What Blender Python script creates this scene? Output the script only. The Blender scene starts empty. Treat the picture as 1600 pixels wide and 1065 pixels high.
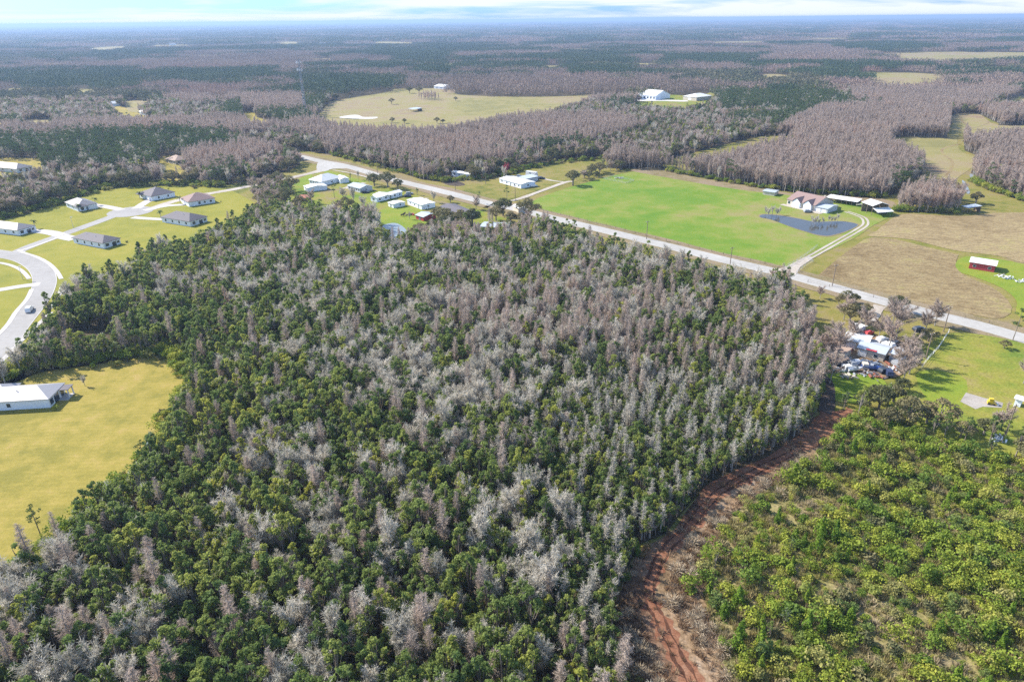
import bpy, math, random
import numpy as np
from mathutils import Vector, Matrix
from mathutils.geometry import tessellate_polygon
S = bpy.context.scene
C = S.collection
random.seed(7)
rng = np.random.default_rng(11)

# ------------------------------------------------------------------ camera
CAM_H = 100.0
FPX = 1067.0
PITCH, ROLL = 25.2, -0.57
cd = bpy.data.cameras.new('camera'); cam = bpy.data.objects.new('camera', cd); C.objects.link(cam)
cd.sensor_width = 36; cd.lens = FPX / 1600 * 36; cd.clip_start = 1; cd.clip_end = 200000
RM = Matrix.Rotation(math.radians(90 - PITCH), 3, 'X') @ Matrix.Rotation(math.radians(ROLL), 3, 'Z')
cam.matrix_world = Matrix.Translation((0, 0, CAM_H)) @ RM.to_4x4()
S.camera = cam
# ------------------------------------------------------------------ sky, sun, exposure
SUN_EL = math.radians(38); SUN_DIR = Vector((-math.cos(math.radians(28)) * math.cos(SUN_EL), math.sin(math.radians(28)) * math.cos(SUN_EL), math.sin(SUN_EL)))
W = bpy.data.worlds.new('World'); S.world = W; W.use_nodes = True
wt = W.node_tree; wt.nodes.clear()
def wn(t, **k):
    n = wt.nodes.new(t)
    for a, b in k.items(): setattr(n, a, b)
    return n
sky = wn('ShaderNodeTexSky', sky_type='NISHITA', sun_disc=False, sun_elevation=SUN_EL, sun_rotation=math.atan2(SUN_DIR.x, SUN_DIR.y), altitude=100, air_density=1.0, dust_density=0.6, ozone_density=1.2)
tc = wn('ShaderNodeTexCoord'); mp = wn('ShaderNodeMapping'); mp.inputs['Scale'].default_value = (2.2, 2.2, 34); mp.inputs['Rotation'].default_value = (0.01, 0.03, 0)
cn = wn('ShaderNodeTexNoise'); cn.inputs['Scale'].default_value = 1.6; cn.inputs['Detail'].default_value = 6; cn.inputs['Roughness'].default_value = .55; cn.inputs['Distortion'].default_value = .6
cr = wn('ShaderNodeValToRGB'); cr.color_ramp.elements[0].position = .41; cr.color_ramp.elements[1].position = .56
mx = wn('ShaderNodeMix', data_type='RGBA'); mx.inputs[7].default_value = (3.5, 3.75, 3.95, 1)
hs = wn('ShaderNodeMix', data_type='RGBA', blend_type='MULTIPLY'); hs.inputs[7].default_value = (0.27, 0.48, 0.98, 1)
sx = wn('ShaderNodeSeparateXYZ'); lo = wn('ShaderNodeMapRange'); lo.inputs[1].default_value = .05; lo.inputs[2].default_value = .35; lo.inputs[3].default_value = 1; lo.inputs[4].default_value = 0; ml = wn('ShaderNodeMath', operation='MULTIPLY')
bg = wn('ShaderNodeBackground'); bg.inputs['Strength'].default_value = 0.15
wo = wn('ShaderNodeOutputWorld')
L = wt.links.new
L(tc.outputs['Generated'], mp.inputs[0]); L(mp.outputs[0], cn.inputs['Vector']); L(cn.outputs['Fac'], cr.inputs[0]); L(cr.outputs[0], ml.inputs[0]); L(ml.outputs[0], mx.inputs[0])
L(tc.outputs['Generated'], sx.inputs[0]); L(sx.outputs['Z'], lo.inputs[0]); L(lo.outputs[0], hs.inputs[0]); L(lo.outputs[0], ml.inputs[1])
L(sky.outputs[0], hs.inputs[6]); L(hs.outputs[2], mx.inputs[6]); L(mx.outputs[2], bg.inputs[0]); L(bg.outputs[0], wo.inputs[0])
sl = bpy.data.lights.new('sun', 'SUN'); sl.energy = 5.0; sl.angle = math.radians(.6); sl.color = (1, .93, .82)
so = bpy.data.objects.new('sun', sl); C.objects.link(so); so.rotation_euler = SUN_DIR.to_track_quat('Z', 'Y').to_euler(); so.location = (0, 0, 300)
S.view_settings.view_transform = 'Standard'; S.view_settings.look = 'None'; S.view_settings.exposure = 0.9; S.view_settings.gamma = 1
S.cycles.use_denoising = False
S.cycles.max_bounces = 6; S.cycles.diffuse_bounces = 3; S.cycles.transmission_bounces = 2; S.cycles.volume_bounces = 0; S.cycles.transparent_max_bounces = 4
S.cycles.use_adaptive_sampling = False
S.render.filter_size = 1.3

# ------------------------------------------------------------------ survey helpers (photo pixels -> metres on the ground)
RN = np.array(RM)
def G(px, py, h=0.0):
    d = RM @ Vector(((px - 800) / FPX, -(py - 532.5) / FPX, -1)); t = (h - CAM_H) / d.z
    return Vector((d.x * t, d.y * t, h))
def GP(a):
    a = np.asarray(a, float); d = np.stack([(a[:, 0] - 800) / FPX, -(a[:, 1] - 532.5) / FPX, -np.ones(len(a))], 1) @ RN.T
    t = -CAM_H / d[:, 2]; return d[:, :2] * t[:, None]
def PX(P, h=0.0):
    P = np.asarray(P, float); q = np.concatenate([P[:, :2], np.broadcast_to(np.asarray(h, float).reshape(-1, 1) - CAM_H, (len(P), 1))], 1) @ RN
    z = np.maximum(-q[:, 2], .01); return np.stack([800 + FPX * q[:, 0] / z, 532.5 - FPX * q[:, 1] / z], 1), -q[:, 2]
def E_(px, py, h=8):            # ground pixel of a tree h metres tall whose top is seen at (px, py)
    g = G(px, py, h); return tuple(PX(np.array([[g.x, g.y]]))[0][0])
def inpoly(P, poly):
    x, y = P[:, 0], P[:, 1]; r = np.zeros(len(P), bool); n = len(poly)
    for i in range(n):
        x1, y1 = poly[i]; x2, y2 = poly[(i + 1) % n]
        if y1 == y2: continue
        r ^= ((y1 > y) != (y2 > y)) & (x < (x2 - x1) * (y - y1) / (y2 - y1) + x1)
    return r
def vnoise(x, y, s, seed=0):
    x = np.asarray(x) / s + 1000; y = np.asarray(y) / s + 1000; xi = np.floor(x).astype(np.int64); yi = np.floor(y).astype(np.int64); fx = x - xi; fy = y - yi
    fx = fx * fx * (3 - 2 * fx); fy = fy * fy * (3 - 2 * fy)
    def h(a, b):
        v = (a * 374761393 + b * 668265263 + seed * 974634777) & 0xffffffff; v = ((v ^ (v >> 13)) * 1274126177) & 0xffffffff
        return ((v ^ (v >> 16)) & 0xffff) / 65535.
    return (h(xi, yi) * (1 - fx) + h(xi + 1, yi) * fx) * (1 - fy) + (h(xi, yi + 1) * (1 - fx) + h(xi + 1, yi + 1) * fx) * fy
def fbm(x, y, s, seed=0): return (vnoise(x, y, s, seed) * .55 + vnoise(x, y, s * .47, seed + 1) * .28 + vnoise(x, y, s * .22, seed + 2) * .17)
def spline(pts, n=8, closed=False):
    P = [Vector(p[:2]) for p in pts]; out = []; m = len(P)
    for i in range(m if closed else m - 1):
        if closed: a, b, c, d = P[i - 1], P[i], P[(i + 1) % m], P[(i + 2) % m]
        else: a, b, c, d = P[max(i - 1, 0)], P[i], P[i + 1], P[min(i + 2, m - 1)]
        for k in range(n):
            t = k / n; out.append(.5 * ((2 * b) + (c - a) * t + (2 * a - 5 * b + 4 * c - d) * t * t + (3 * b - a - 3 * c + d) * t ** 3))
    if not closed: out.append(P[-1])
    return out

# ------------------------------------------------------------------ materials
def M(name, rough=.9, spec=.3):
    m = bpy.data.materials.new(name); m.use_nodes = True; b = m.node_tree.nodes['Principled BSDF']
    b.inputs['Roughness'].default_value = rough; b.inputs['Specular IOR Level'].default_value = spec
    return m, m.node_tree, b
def ND(t, ty, **k):
    n = t.nodes.new(ty)
    for a, b in k.items(): setattr(n, a, b)
    return n
def noise(t, vec, scale, detail=4, rough=.6, dist=0):
    n = ND(t, 'ShaderNodeTexNoise'); n.inputs['Scale'].default_value = scale; n.inputs['Detail'].default_value = detail; n.inputs['Roughness'].default_value = rough; n.inputs['Distortion'].default_value = dist
    t.links.new(vec, n.inputs['Vector']); return n.outputs['Fac']
def ramp(t, fac, stops):
    r = ND(t, 'ShaderNodeValToRGB'); e = r.color_ramp.elements
    while len(e) < len(stops): e.new(.5)
    for i, (p, c) in enumerate(stops): e[i].position = p; e[i].color = (*c, 1)
    t.links.new(fac, r.inputs[0]); return r.outputs[0]
def mixc(t, fac, a, b, mode='MIX'):
    m = ND(t, 'ShaderNodeMix', data_type='RGBA', blend_type=mode)
    for s, v in ((0, fac), (6, a), (7, b)):
        if isinstance(v, (int, float)): m.inputs[s].default_value = v
        elif isinstance(v, tuple): m.inputs[s].default_value = (*v, 1)
        else: t.links.new(v, m.inputs[s])
    return m.outputs[2]
def simple(name, c, rough=.7, spec=.3, var=.15, scale=1.5, metal=0):
    m, t, b = M(name, rough, spec); o = ND(t, 'ShaderNodeTexCoord').outputs['Object']
    f = noise(t, o, scale, 5)
    t.links.new(ramp(t, f, [(.3, tuple(v * (1 - var) for v in c)), (.7, tuple(min(1, v * (1 + var)) for v in c))]), b.inputs['Base Color'])
    b.inputs['Metallic'].default_value = metal
    return m
def ground(name, cols, big=.02, mid=.15, fine=2.2, rough=.95, stripe=None, fineamt=.35, bump=.3, wide=(.38, .62)):
    """three noise scales over a colour ramp; stripe=(angle, period, depth)"""
    m, t, b = M(name, rough, .15); o = ND(t, 'ShaderNodeTexCoord').outputs['Object']
    f1 = noise(t, o, big, 5, .62, .4); f2 = noise(t, o, mid, 6, .65)
    ad = ND(t, 'ShaderNodeMath', operation='MULTIPLY_ADD'); t.links.new(f2, ad.inputs[0]); ad.inputs[1].default_value = .45
    ml = ND(t, 'ShaderNodeMath', operation='MULTIPLY'); t.links.new(f1, ml.inputs[0]); ml.inputs[1].default_value = .55; t.links.new(ml.outputs[0], ad.inputs[2])
    n = len(cols); st = [(wide[0] + (wide[1] - wide[0]) * i / max(n - 1, 1), c) for i, c in enumerate(cols)]
    c = ramp(t, ad.outputs[0], st)
    f3 = noise(t, o, fine, 4, .7)
    c = mixc(t, 1.0, c, ramp(t, f3, [(.3, (1 - fineamt,) * 3), (.7, (1 + fineamt * .6,) * 3)]), 'MULTIPLY')
    if stripe:
        mpn = ND(t, 'ShaderNodeMapping'); mpn.inputs['Rotation'].default_value = (0, 0, -stripe[0]); t.links.new(o, mpn.inputs[0])
        wv = ND(t, 'ShaderNodeTexWave', wave_type='BANDS', bands_direction='Y'); wv.inputs['Scale'].default_value = .314 / stripe[1]; wv.inputs['Distortion'].default_value = stripe[3] if len(stripe) > 3 else 1.5; wv.inputs['Detail'].default_value = 3; wv.inputs['Detail Scale'].default_value = 1.5
        t.links.new(mpn.outputs[0], wv.inputs[0]); d = stripe[2]
        c = mixc(t, 1.0, c, ramp(t, wv.outputs['Fac'], [(.2, (1 - d,) * 3), (.8, (1 + d * .5,) * 3)]), 'MULTIPLY')
    t.links.new(c, b.inputs['Base Color'])
    if bump:
        bp = ND(t, 'ShaderNodeBump'); bp.inputs['Strength'].default_value = bump; bp.inputs['Distance'].default_value = .25; t.links.new(f3, bp.inputs['Height']); t.links.new(bp.outputs[0], b.inputs['Normal'])
    return m
def foliage(name, cols, trans=.25, rough=.75, locscale=.03, locamt=.5, fine=.9):
    """colour from the per-plant random number blended with a slow drift over the land"""
    m, t, b = M(name, rough, .25); oi = ND(t, 'ShaderNodeObjectInfo'); ge = ND(t, 'ShaderNodeNewGeometry')
    f = noise(t, oi.outputs['Location'], locscale, 3)
    mm = ND(t, 'ShaderNodeMix', data_type='FLOAT'); mm.inputs[0].default_value = locamt; t.links.new(oi.outputs['Random'], mm.inputs[2])
    st = ND(t, 'ShaderNodeMapRange'); st.inputs[1].default_value = .3; st.inputs[2].default_value = .7; t.links.new(f, st.inputs[0]); t.links.new(st.outputs[0], mm.inputs[3])
    n = len(cols); c = ramp(t, mm.outputs[0], [(.12 + .76 * i / (n - 1), q) for i, q in enumerate(cols)])
    f2 = noise(t, ge.outputs['Position'], fine, 3)
    c = mixc(t, 1.0, c, ramp(t, f2, [(.3, (.72, .74, .72)), (.7, (1.3, 1.26, 1.2))]), 'MULTIPLY')
    t.links.new(c, b.inputs['Base Color'])
    if trans:
        tr = ND(t, 'ShaderNodeBsdfTranslucent'); t.links.new(c, tr.inputs[0]); ms = ND(t, 'ShaderNodeMixShader'); ms.inputs[0].default_value = trans
        out = t.nodes['Material Output']; t.links.new(b.outputs[0], ms.inputs[1]); t.links.new(tr.outputs[0], ms.inputs[2]); t.links.new(ms.outputs[0], out.inputs['Surface'])
    return m
mt = {}
mt['floor'] = ground('forest_litter', [(.035, .035, .018), (.07, .055, .03), (.10, .075, .045)], .015, .3, 1.5)
mt['farfloor'] = mt['floor']
mt['lawn'] = ground('mown_lawn', [(.215, .19, .036), (.27, .225, .045), (.31, .25, .055), (.345, .26, .08)], .025, .2, 3., stripe=(.05, 1.6, .03), fineamt=.22, wide=(.42, .58))
mt['lawn2'] = ground('subdivision_lawn', [(.18, .19, .022), (.24, .23, .03), (.285, .25, .042)], .02, .12, 2.5, fineamt=.2)
mt['pasture'] = ground('green_pasture', [(.095, .195, .015), (.115, .21, .018), (.15, .225, .025), (.20, .235, .045), (.24, .225, .075), (.27, .22, .11)], .009, .07, 1.6, fineamt=.25, wide=(.36, .66))
mt['grass'] = ground('rough_grass', [(0.106, 0.125, 0.020), (0.185, 0.178, 0.035), (0.238, 0.198, 0.060), (0.218, 0.172, 0.100)], .02, .15, 1.6, fineamt=.35)
mt['yard'] = ground('yard_grass', [(0.098, 0.182, 0.018), (0.182, 0.217, 0.024), (0.238, 0.210, 0.048), (0.224, 0.182, 0.108)], .03, .12, 2., fineamt=.3)
mt['vivid'] = ground('bright_grass', [(.14, .215, .02), (.185, .24, .025), (.24, .25, .035)], .03, .15, 2., fineamt=.3)
mt['hay'] = ground('brown_stubble', [(.175, .125, .06), (.23, .17, .085), (.28, .215, .11), (.285, .245, .09)], .03, .25, 1.3, stripe=(-.30, 3.1, .13, 12), fineamt=.45)
mt['hay2'] = ground('brown_meadow', [(.205, .15, .075), (.26, .195, .10), (.31, .24, .125), (.325, .275, .11)], .018, .2, 1.2, stripe=(-.30, 2.7, .16, 9), fineamt=.4)
mt['field'] = ground('winter_field', [(0.194, 0.180, 0.063), (0.252, 0.223, 0.081), (0.274, 0.223, 0.117), (0.230, 0.166, 0.108)], .006, .05, .6, fineamt=.2)
mt['tan'] = ground('dry_margin', [(0.173, 0.144, 0.063), (0.245, 0.194, 0.117), (0.259, 0.194, 0.135)], .03, .2, 1.6, fineamt=.35)
mt['scrub'] = ground('scrub_floor', [(.13, .135, .035), (.20, .185, .06), (.27, .23, .10), (.32, .26, .15)], .05, .35, 1.8, fineamt=.5)
mt['scrubtan'] = ground('dry_scrub', [(.13, .085, .045), (.22, .15, .085), (.29, .20, .125), (.34, .26, .19)], .06, .5, 2.2, fineamt=.55)
mt['red'] = ground('red_dirt', [(.15, .062, .035), (.20, .088, .05), (.25, .12, .07), (.29, .165, .105)], .05, .9, 3.2, fineamt=.35)
mt['asphalt'] = ground('worn_asphalt', [(.33, .32, .30), (.38, .37, .35), (.43, .42, .40)], .03, .4, 3, fineamt=.1, bump=.1)
mt['asphalt2'] = ground('street_asphalt', [(.28, .27, .26), (.325, .315, .305), (.36, .35, .34)], .03, .4, 3, fineamt=.1, bump=.1)
mt['concrete'] = ground('pale_concrete', [(0.418, 0.396, 0.383), (0.490, 0.468, 0.450), (0.533, 0.511, 0.495)], .05, .6, 3, fineamt=.1, bump=.1)
mt['lawnb'] = ground('worn_lawn', [(.19, .18, .035), (.23, .20, .045), (.25, .205, .06)], .05, .3, 3., fineamt=.2)
mt['lot'] = ground('lot_grass', [(.12, .18, .025), (.18, .21, .03), (.235, .23, .04), (.26, .22, .07)], .025, .15, 1.6, fineamt=.35)
mt['slab'] = ground('stained_slab', [(.26, .235, .21), (.34, .31, .28), (.38, .35, .32)], .1, .6, 3, fineamt=.15)
mt['shell'] = ground('shell_gravel', [(0.346, 0.302, 0.255), (0.418, 0.374, 0.323), (0.475, 0.439, 0.398)], .05, .6, 3, fineamt=.2)
mt['sand'] = ground('white_sand', [(0.496, 0.480, 0.448), (0.592, 0.576, 0.552)], .02, .1, 1, fineamt=.1)
mt['redshade'] = ground('damp_shaded_red_earth', [(.07, .04, .026), (.13, .075, .046), (.21, .13, .082), (.27, .18, .12)], .08, .9, 2.4, fineamt=.55)  # damp earth, with the wood's shadow also put into the colour
mt['rut'] = ground('dark_rut_soil', [(.055, .025, .016), (.09, .042, .026), (.14, .065, .04)], .1, .9, 3.2, fineamt=.4)
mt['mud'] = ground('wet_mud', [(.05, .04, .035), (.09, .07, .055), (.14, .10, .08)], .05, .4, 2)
def watermat(name, c, r=.06):
    m, t, b = M(name, r, .5); b.inputs['Specular IOR Level'].default_value = .25; b.inputs['Base Color'].default_value = (*c, 1); o = ND(t, 'ShaderNodeTexCoord').outputs['Object']
    f = noise(t, o, 1.4, 3); bp = ND(t, 'ShaderNodeBump'); bp.inputs['Strength'].default_value = .12; bp.inputs['Distance'].default_value = .1; t.links.new(f, bp.inputs['Height']); t.links.new(bp.outputs[0], b.inputs['Normal']); return m
mt['water'] = watermat('pond_water', (.055, .06, .06), .1); mt['water2'] = watermat('duckweed_water', (.22, .26, .28), .3); mt['water3'] = watermat('swamp_water', (.16, .17, .2), .2)
mt['wetland'] = ground('wet_bottom', [(.20, .19, .22), (.34, .33, .37), (.42, .4, .43)], .1, .5, 2)

# foliage
GREEN = [(.12, .185, .06), (.17, .24, .07), (.225, .29, .082), (.29, .34, .09), (.40, .41, .08)]
mt['leaf'] = foliage('evergreen_leaves', GREEN, .5, locscale=.02, locamt=.35)
mt['leafy'] = foliage('shrub_leaves', [(.12, .20, .04), (.19, .27, .035), (.27, .33, .045), (.36, .38, .06), (.32, .30, .14)], .4, locscale=.06, locamt=.35)
mt['leafp'] = foliage('pine_needles', [(.06, .11, .035), (.09, .145, .042), (.125, .17, .05)], .3)
mt['leafy2'] = foliage('young_pine_needles', [(.11, .20, .022), (.16, .26, .026), (.23, .30, .035)], .4)
mt['leafo'] = foliage('oak_leaves', [(.10, .115, .05), (.15, .155, .07), (.21, .19, .095), (.27, .23, .12)], .3)
mt['twig'] = foliage('grey_twigs', [(.43, .41, .36), (.52, .49, .43), (.60, .565, .50), (.66, .62, .56)], .3, locamt=.3)
mt['twigc'] = foliage('cypress_twigs', [(.35, .29, .25), (.43, .355, .31), (.50, .42, .37), (.47, .35, .29)], .3, locscale=.012, locamt=.5)
mt['twigs'] = foliage('silvery_twigs', [(.38, .36, .31), (.46, .43, .38), (.53, .50, .44)], .3)
mt['twigr'] = foliage('red_buds', [(.35, .06, .09), (.45, .09, .12)], .2)
mt['twigw'] = foliage('willow_twigs', [(.36, .30, .22), (.44, .37, .28)], .1)
mt['bark'] = foliage('bark', [(.16, .13, .11), (.22, .19, .165), (.27, .24, .22)], 0)
mt['barkg'] = foliage('pale_bark', [(.30, .28, .26), (.38, .36, .34)], 0)
mt['palmleaf'] = foliage('palm_fronds', [(.08, .13, .02), (.12, .16, .03)], .2)
mt['farcy'] = foliage('far_cypress_twigs', [(.21, .165, .135), (.28, .22, .18), (.34, .265, .22), (.33, .22, .185)], .2, locscale=.0022, locamt=.7, fine=.1)
mt['farpine'] = foliage('far_pine_needles', [(.045, .085, .04), (.065, .105, .045), (.09, .125, .05)], .2, locscale=.003, locamt=.5, fine=.1)
mt['faroak'] = foliage('far_oak_leaves', [(.085, .105, .055), (.125, .135, .07), (.175, .16, .095)], .2, locscale=.003, locamt=.5, fine=.1)
mt['tuftb'] = foliage('brown_tussocks', [(.20, .12, .07), (.30, .20, .12), (.38, .28, .19), (.42, .33, .25)], .2, locscale=.08, locamt=.4)
mt['tuft'] = foliage('dry_tussocks', [(.22, .23, .06), (.32, .29, .11), (.40, .33, .19), (.42, .36, .25)], .3, locscale=.05, locamt=.6)
# building stuff
mt['wallw'] = simple('white_stucco', (.80, .86, .95), .8, .2, .04); mt['wallg'] = simple('grey_stucco', (.55, .58, .62), .8, .2, .05)
mt['walltan'] = simple('tan_siding', (.55, .50, .42), .8); mt['walldark'] = simple('weathered_wall', (.13, .11, .12), .8, .2, .4)
mt['wallred'] = simple('red_siding', (.42, .06, .07), .7, .2, .15); mt['trim'] = simple('white_trim', (.8, .8, .8), .6, .3, .03)
mt['roofd'] = simple('charcoal_shingles', (.13, .12, .135), .75, .25, .12, 3); mt['roofm'] = simple('grey_shingles', (.25, .235, .25), .7, .3, .1, 3)
mt['roofw'] = simple('white_metal_roof', (.72, .72, .70), .45, .4, .03, .5); mt['roofl'] = simple('light_grey_shingles', (.19, .185, .20), .6, .4, .06, 3)
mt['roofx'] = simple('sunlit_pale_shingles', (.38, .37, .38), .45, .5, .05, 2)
mt['roofb'] = simple('brown_shingles', (.27, .19, .175), .8, .2, .12, 3); mt['rooft'] = simple('tan_tiles', (.36, .27, .22), .8, .2, .15, 3)
mt['roofs'] = simple('silver_metal_roof', (.42, .47, .52), .35, .5, .08, .6); mt['rust'] = simple('rusty_metal', (.30, .12, .08), .8, .2, .4, .8)
mt['glass'] = simple('dark_glass', (.03, .05, .065), .12, .6, .1); mt['door'] = simple('door_paint', (.16, .2, .24), .5, .3, .1)
mt['metal'] = simple('galvanised_steel', (.5, .52, .54), .4, .5, .1, 1, .3); mt['steel'] = simple('weathered_steel', (.3, .33, .37), .6, .3, .1)
mt['wood'] = simple('weathered_wood', (.24, .19, .15), .9, .2, .3)
mt['carw'] = simple('white_car_paint', (.8, .81, .82), .25, .5, .02); mt['carg'] = simple('grey_car_paint', (.28, .3, .33), .25, .5, .04)
mt['card'] = simple('dark_car_paint', (.04, .05, .07), .25, .5, .05); mt['carb'] = simple('blue_paint', (.035, .05, .11), .3, .5, .1); mt['carr'] = simple('red_paint', (.5, .05, .05), .35, .5, .1)
mt['tyre'] = simple('tyre_rubber', (.03, .03, .03), .9); mt['lamp'] = simple('headlamp_glass', (.7, .7, .72), .1, .6, .02); mt['cow'] = simple('dark_hide', (.05, .035, .03), .9)
mt['yellow'] = simple('yellow_paint', (.6, .45, .04), .5, .3, .1); mt['tarp'] = simple('blue_tarp', (.08, .16, .45), .5, .3, .2)

# ------------------------------------------------------------------ mesh helpers
class MB:
    def __init__(s): s.v = []; s.f = []; s.m = []
    def add(s, v, f, m=0):
        o = len(s.v); s.v += [tuple(p) for p in v]; s.f += [tuple(i + o for i in q) for q in f]; s.m += [m] * len(f); return s
    def box(s, x0, x1, y0, y1, z0, z1, m=0):
        v = [(x, y, z) for z in (z0, z1) for x, y in ((x0, y0), (x1, y0), (x1, y1), (x0, y1))]
        return s.add(v, [(3, 2, 1, 0), (4, 5, 6, 7), (0, 1, 5, 4), (1, 2, 6, 5), (2, 3, 7, 6), (3, 0, 4, 7)], m)
    def tube(s, pts, rad, n=6, m=0, cap=True):
        pts = [Vector(p) for p in pts]; vs = []; fs = []
        for i, p in enumerate(pts):
            d = (pts[min(i + 1, len(pts) - 1)] - pts[max(i - 1, 0)]).normalized(); a = d.orthogonal().normalized() if i == 0 else (a - d * a.dot(d)).normalized(); b = d.cross(a)
            r = rad[i] if isinstance(rad, (list, tuple)) else rad
            for k in range(n):
                t = 2 * math.pi * k / n; vs.append(p + (a * math.cos(t) + b * math.sin(t)) * r)
        for i in range(len(pts) - 1):
            for k in range(n): fs.append((i * n + k, i * n + (k + 1) % n, (i + 1) * n + (k + 1) % n, (i + 1) * n + k))
        if cap: fs += [tuple(range(n - 1, -1, -1)), tuple(range((len(pts) - 1) * n, len(pts) * n))]
        return s.add(vs, fs, m)
    def mesh(s, name, *mats):
        me = bpy.data.meshes.new(name); me.from_pydata(s.v, [], s.f)
        for m in mats: me.materials.append(mt[m] if isinstance(m, str) else m)
        if len(mats) > 1: me.polygons.foreach_set('material_index', s.m)
        me.update(); return me
def link(name, me, parent=None, loc=(0, 0, 0), rz=0):
    o = bpy.data.objects.new(name, me); C.objects.link(o); o.location = loc; o.rotation_euler = (0, 0, rz)
    if parent is not None: o.parent = parent
    return o
def tag(o, label=None, cat=None, group=None, kind=None):
    for k, v in (('label', label), ('category', cat), ('group', group), ('kind', kind)):
        if v: o[k] = v
    return o
def thing(name, label, cat, loc=(0, 0, 0), rz=0, group=None):
    return tag(link(name, None, None, loc, rz), label, cat, group)
def part(name, mb, mat, parent, label=None):
    o = link(name, mb.mesh(name, mat), parent)
    if label: o['label'] = label
    return o
def dup(root, loc, rz, label=None, group=None, sc=None):
    r = root.copy(); C.objects.link(r); r.location = loc; r.rotation_euler = (0, 0, rz)
    if label: r['label'] = label
    if group: r['group'] = group
    if sc: r.scale = sc
    for ch in list(root.children):
        c = ch.copy(); C.objects.link(c); c.parent = r
        for g in ch.children:
            d = g.copy(); C.objects.link(d); d.parent = c
    return r

# ------------------------------------------------------------------ the ground
GP_ = MB(); R0 = 60000
rr = [0, 400, 1200, 4000, 12000, R0]; NA = 48
vs = [(0, 0, 0)]; fs = []
for k, r in enumerate(rr[1:]):
    for a in range(NA): vs.append((r * math.cos(2 * math.pi * a / NA), r * math.sin(2 * math.pi * a / NA), 0))
for a in range(NA): fs.append((0, 1 + a, 1 + (a + 1) % NA))
for k in range(len(rr) - 2):
    for a in range(NA): i = 1 + k * NA; fs.append((i + a, i + NA + a, i + NA + (a + 1) % NA, i + (a + 1) % NA))
GP_.add(vs, fs)
tag(link('ground', GP_.mesh('ground', 'floor')), kind='structure')
_z = [0.02]
ZST = .002
def sheet(name, pts, mat, z=None, smooth=True, n=5, kind='structure', px=True):
    if z is None: _z[0] += ZST; z = _z[0]
    g = [tuple(G(*p)[:2]) for p in pts] if px else pts
    P = spline(g, n, True) if smooth else [Vector(p) for p in g]
    tris = tessellate_polygon([[Vector((p.x, p.y, 0)) for p in P]])
    me = bpy.data.meshes.new(name); me.from_pydata([(p.x, p.y, z) for p in P], [], [tuple(t) for t in tris]); me.materials.append(mt[mat]); me.update()
    if len(me.polygons) and sum(p.normal.z for p in me.polygons) < 0: me.flip_normals()
    return tag(link(name, me), kind=kind)
ROADS = []
def ribbon(name, pts, w, mat, z=None, n=8, wobble=0, px=True, clear=None, kerb=None):
    if z is None: _z[0] += ZST; z = _z[0]
    P = spline([G(*p) for p in pts] if px else pts, n); vs = []; fs = []
    for i, p in enumerate(P):
        d = (P[min(i + 1, len(P) - 1)] - P[max(i - 1, 0)]).normalized(); q = Vector((-d.y, d.x)); ww = w / 2 * (1 + wobble * (vnoise([i * 1.], [0.], 3.)[0] - .5) * 2)
        vs += [(p.x + q.x * ww, p.y + q.y * ww, z), (p.x - q.x * ww, p.y - q.y * ww, z)]
        if i: fs.append((2 * i - 2, 2 * i - 1, 2 * i + 1, 2 * i))
    me = bpy.data.meshes.new(name); me.from_pydata(vs, [], fs); me.materials.append(mt[mat]); me.update()
    if me.polygons[0].normal.z < 0: me.flip_normals()
    if clear is not None: ROADS.append((np.array([tuple(p) for p in P]), clear))
    o = tag(link(name, me), kind='structure')
    if kerb:
        for s in (1, -1):
            kb = MB(); ring = []
            for i, p in enumerate(P):
                d = (P[min(i + 1, len(P) - 1)] - P[max(i - 1, 0)]).normalized(); q = Vector((-d.y, d.x)) * s
                a = p + q * (w / 2); b = p + q * (w / 2 + .3); ring.append([(a.x, a.y, 0), (a.x, a.y, .2), (b.x, b.y, .2), (b.x, b.y, 0)])
            v = [x for r in ring for x in r]; f = [(4 * i + k, 4 * i + k + 1, 4 * i + k + 5, 4 * i + k + 4) for i in range(len(ring) - 1) for k in range(3)]
            kb.add(v, f); tag(link('kerb', kb.mesh('kerb', 'concrete')), kind='structure')
    return o

# the open domain that reaches from the far tree lines to behind the camera
DOM = [(-700, 372), (-100, 352), (0, 343), (60, 326), (101, 315), (142, 300), (187, 292), (253, 289), (304, 289), (335, 292), (370, 286), (400, 281), (450, 268), (470, 256), (462, 247), (425, 240), (400, 236), (470, 235), (515, 242), (560, 253), (620, 268), (660, 281), (690, 284), (700, 278), (735, 281), (780, 276), (808, 262), (838, 260), (870, 252), (945, 246), (962, 250), (940, 262), (1046, 266), (1079, 275), (1200, 295), (1251, 303), (1377, 309), (1410, 300), (1443, 272), (1441, 240), (1405, 217), (1479, 216), (1484, 180), (1527, 177), (1562, 194), (1505, 208), (1507, 235), (1537, 248), (1517, 268), (1522, 284), (1555, 300), (1600, 315), (2400, 440), (2600, 1500), (-900, 1500)]
sheet('grassland', DOM[:-2] + [(2600, 900), (1700, 1200), (-700, 1200)], 'grass', smooth=False)
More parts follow.
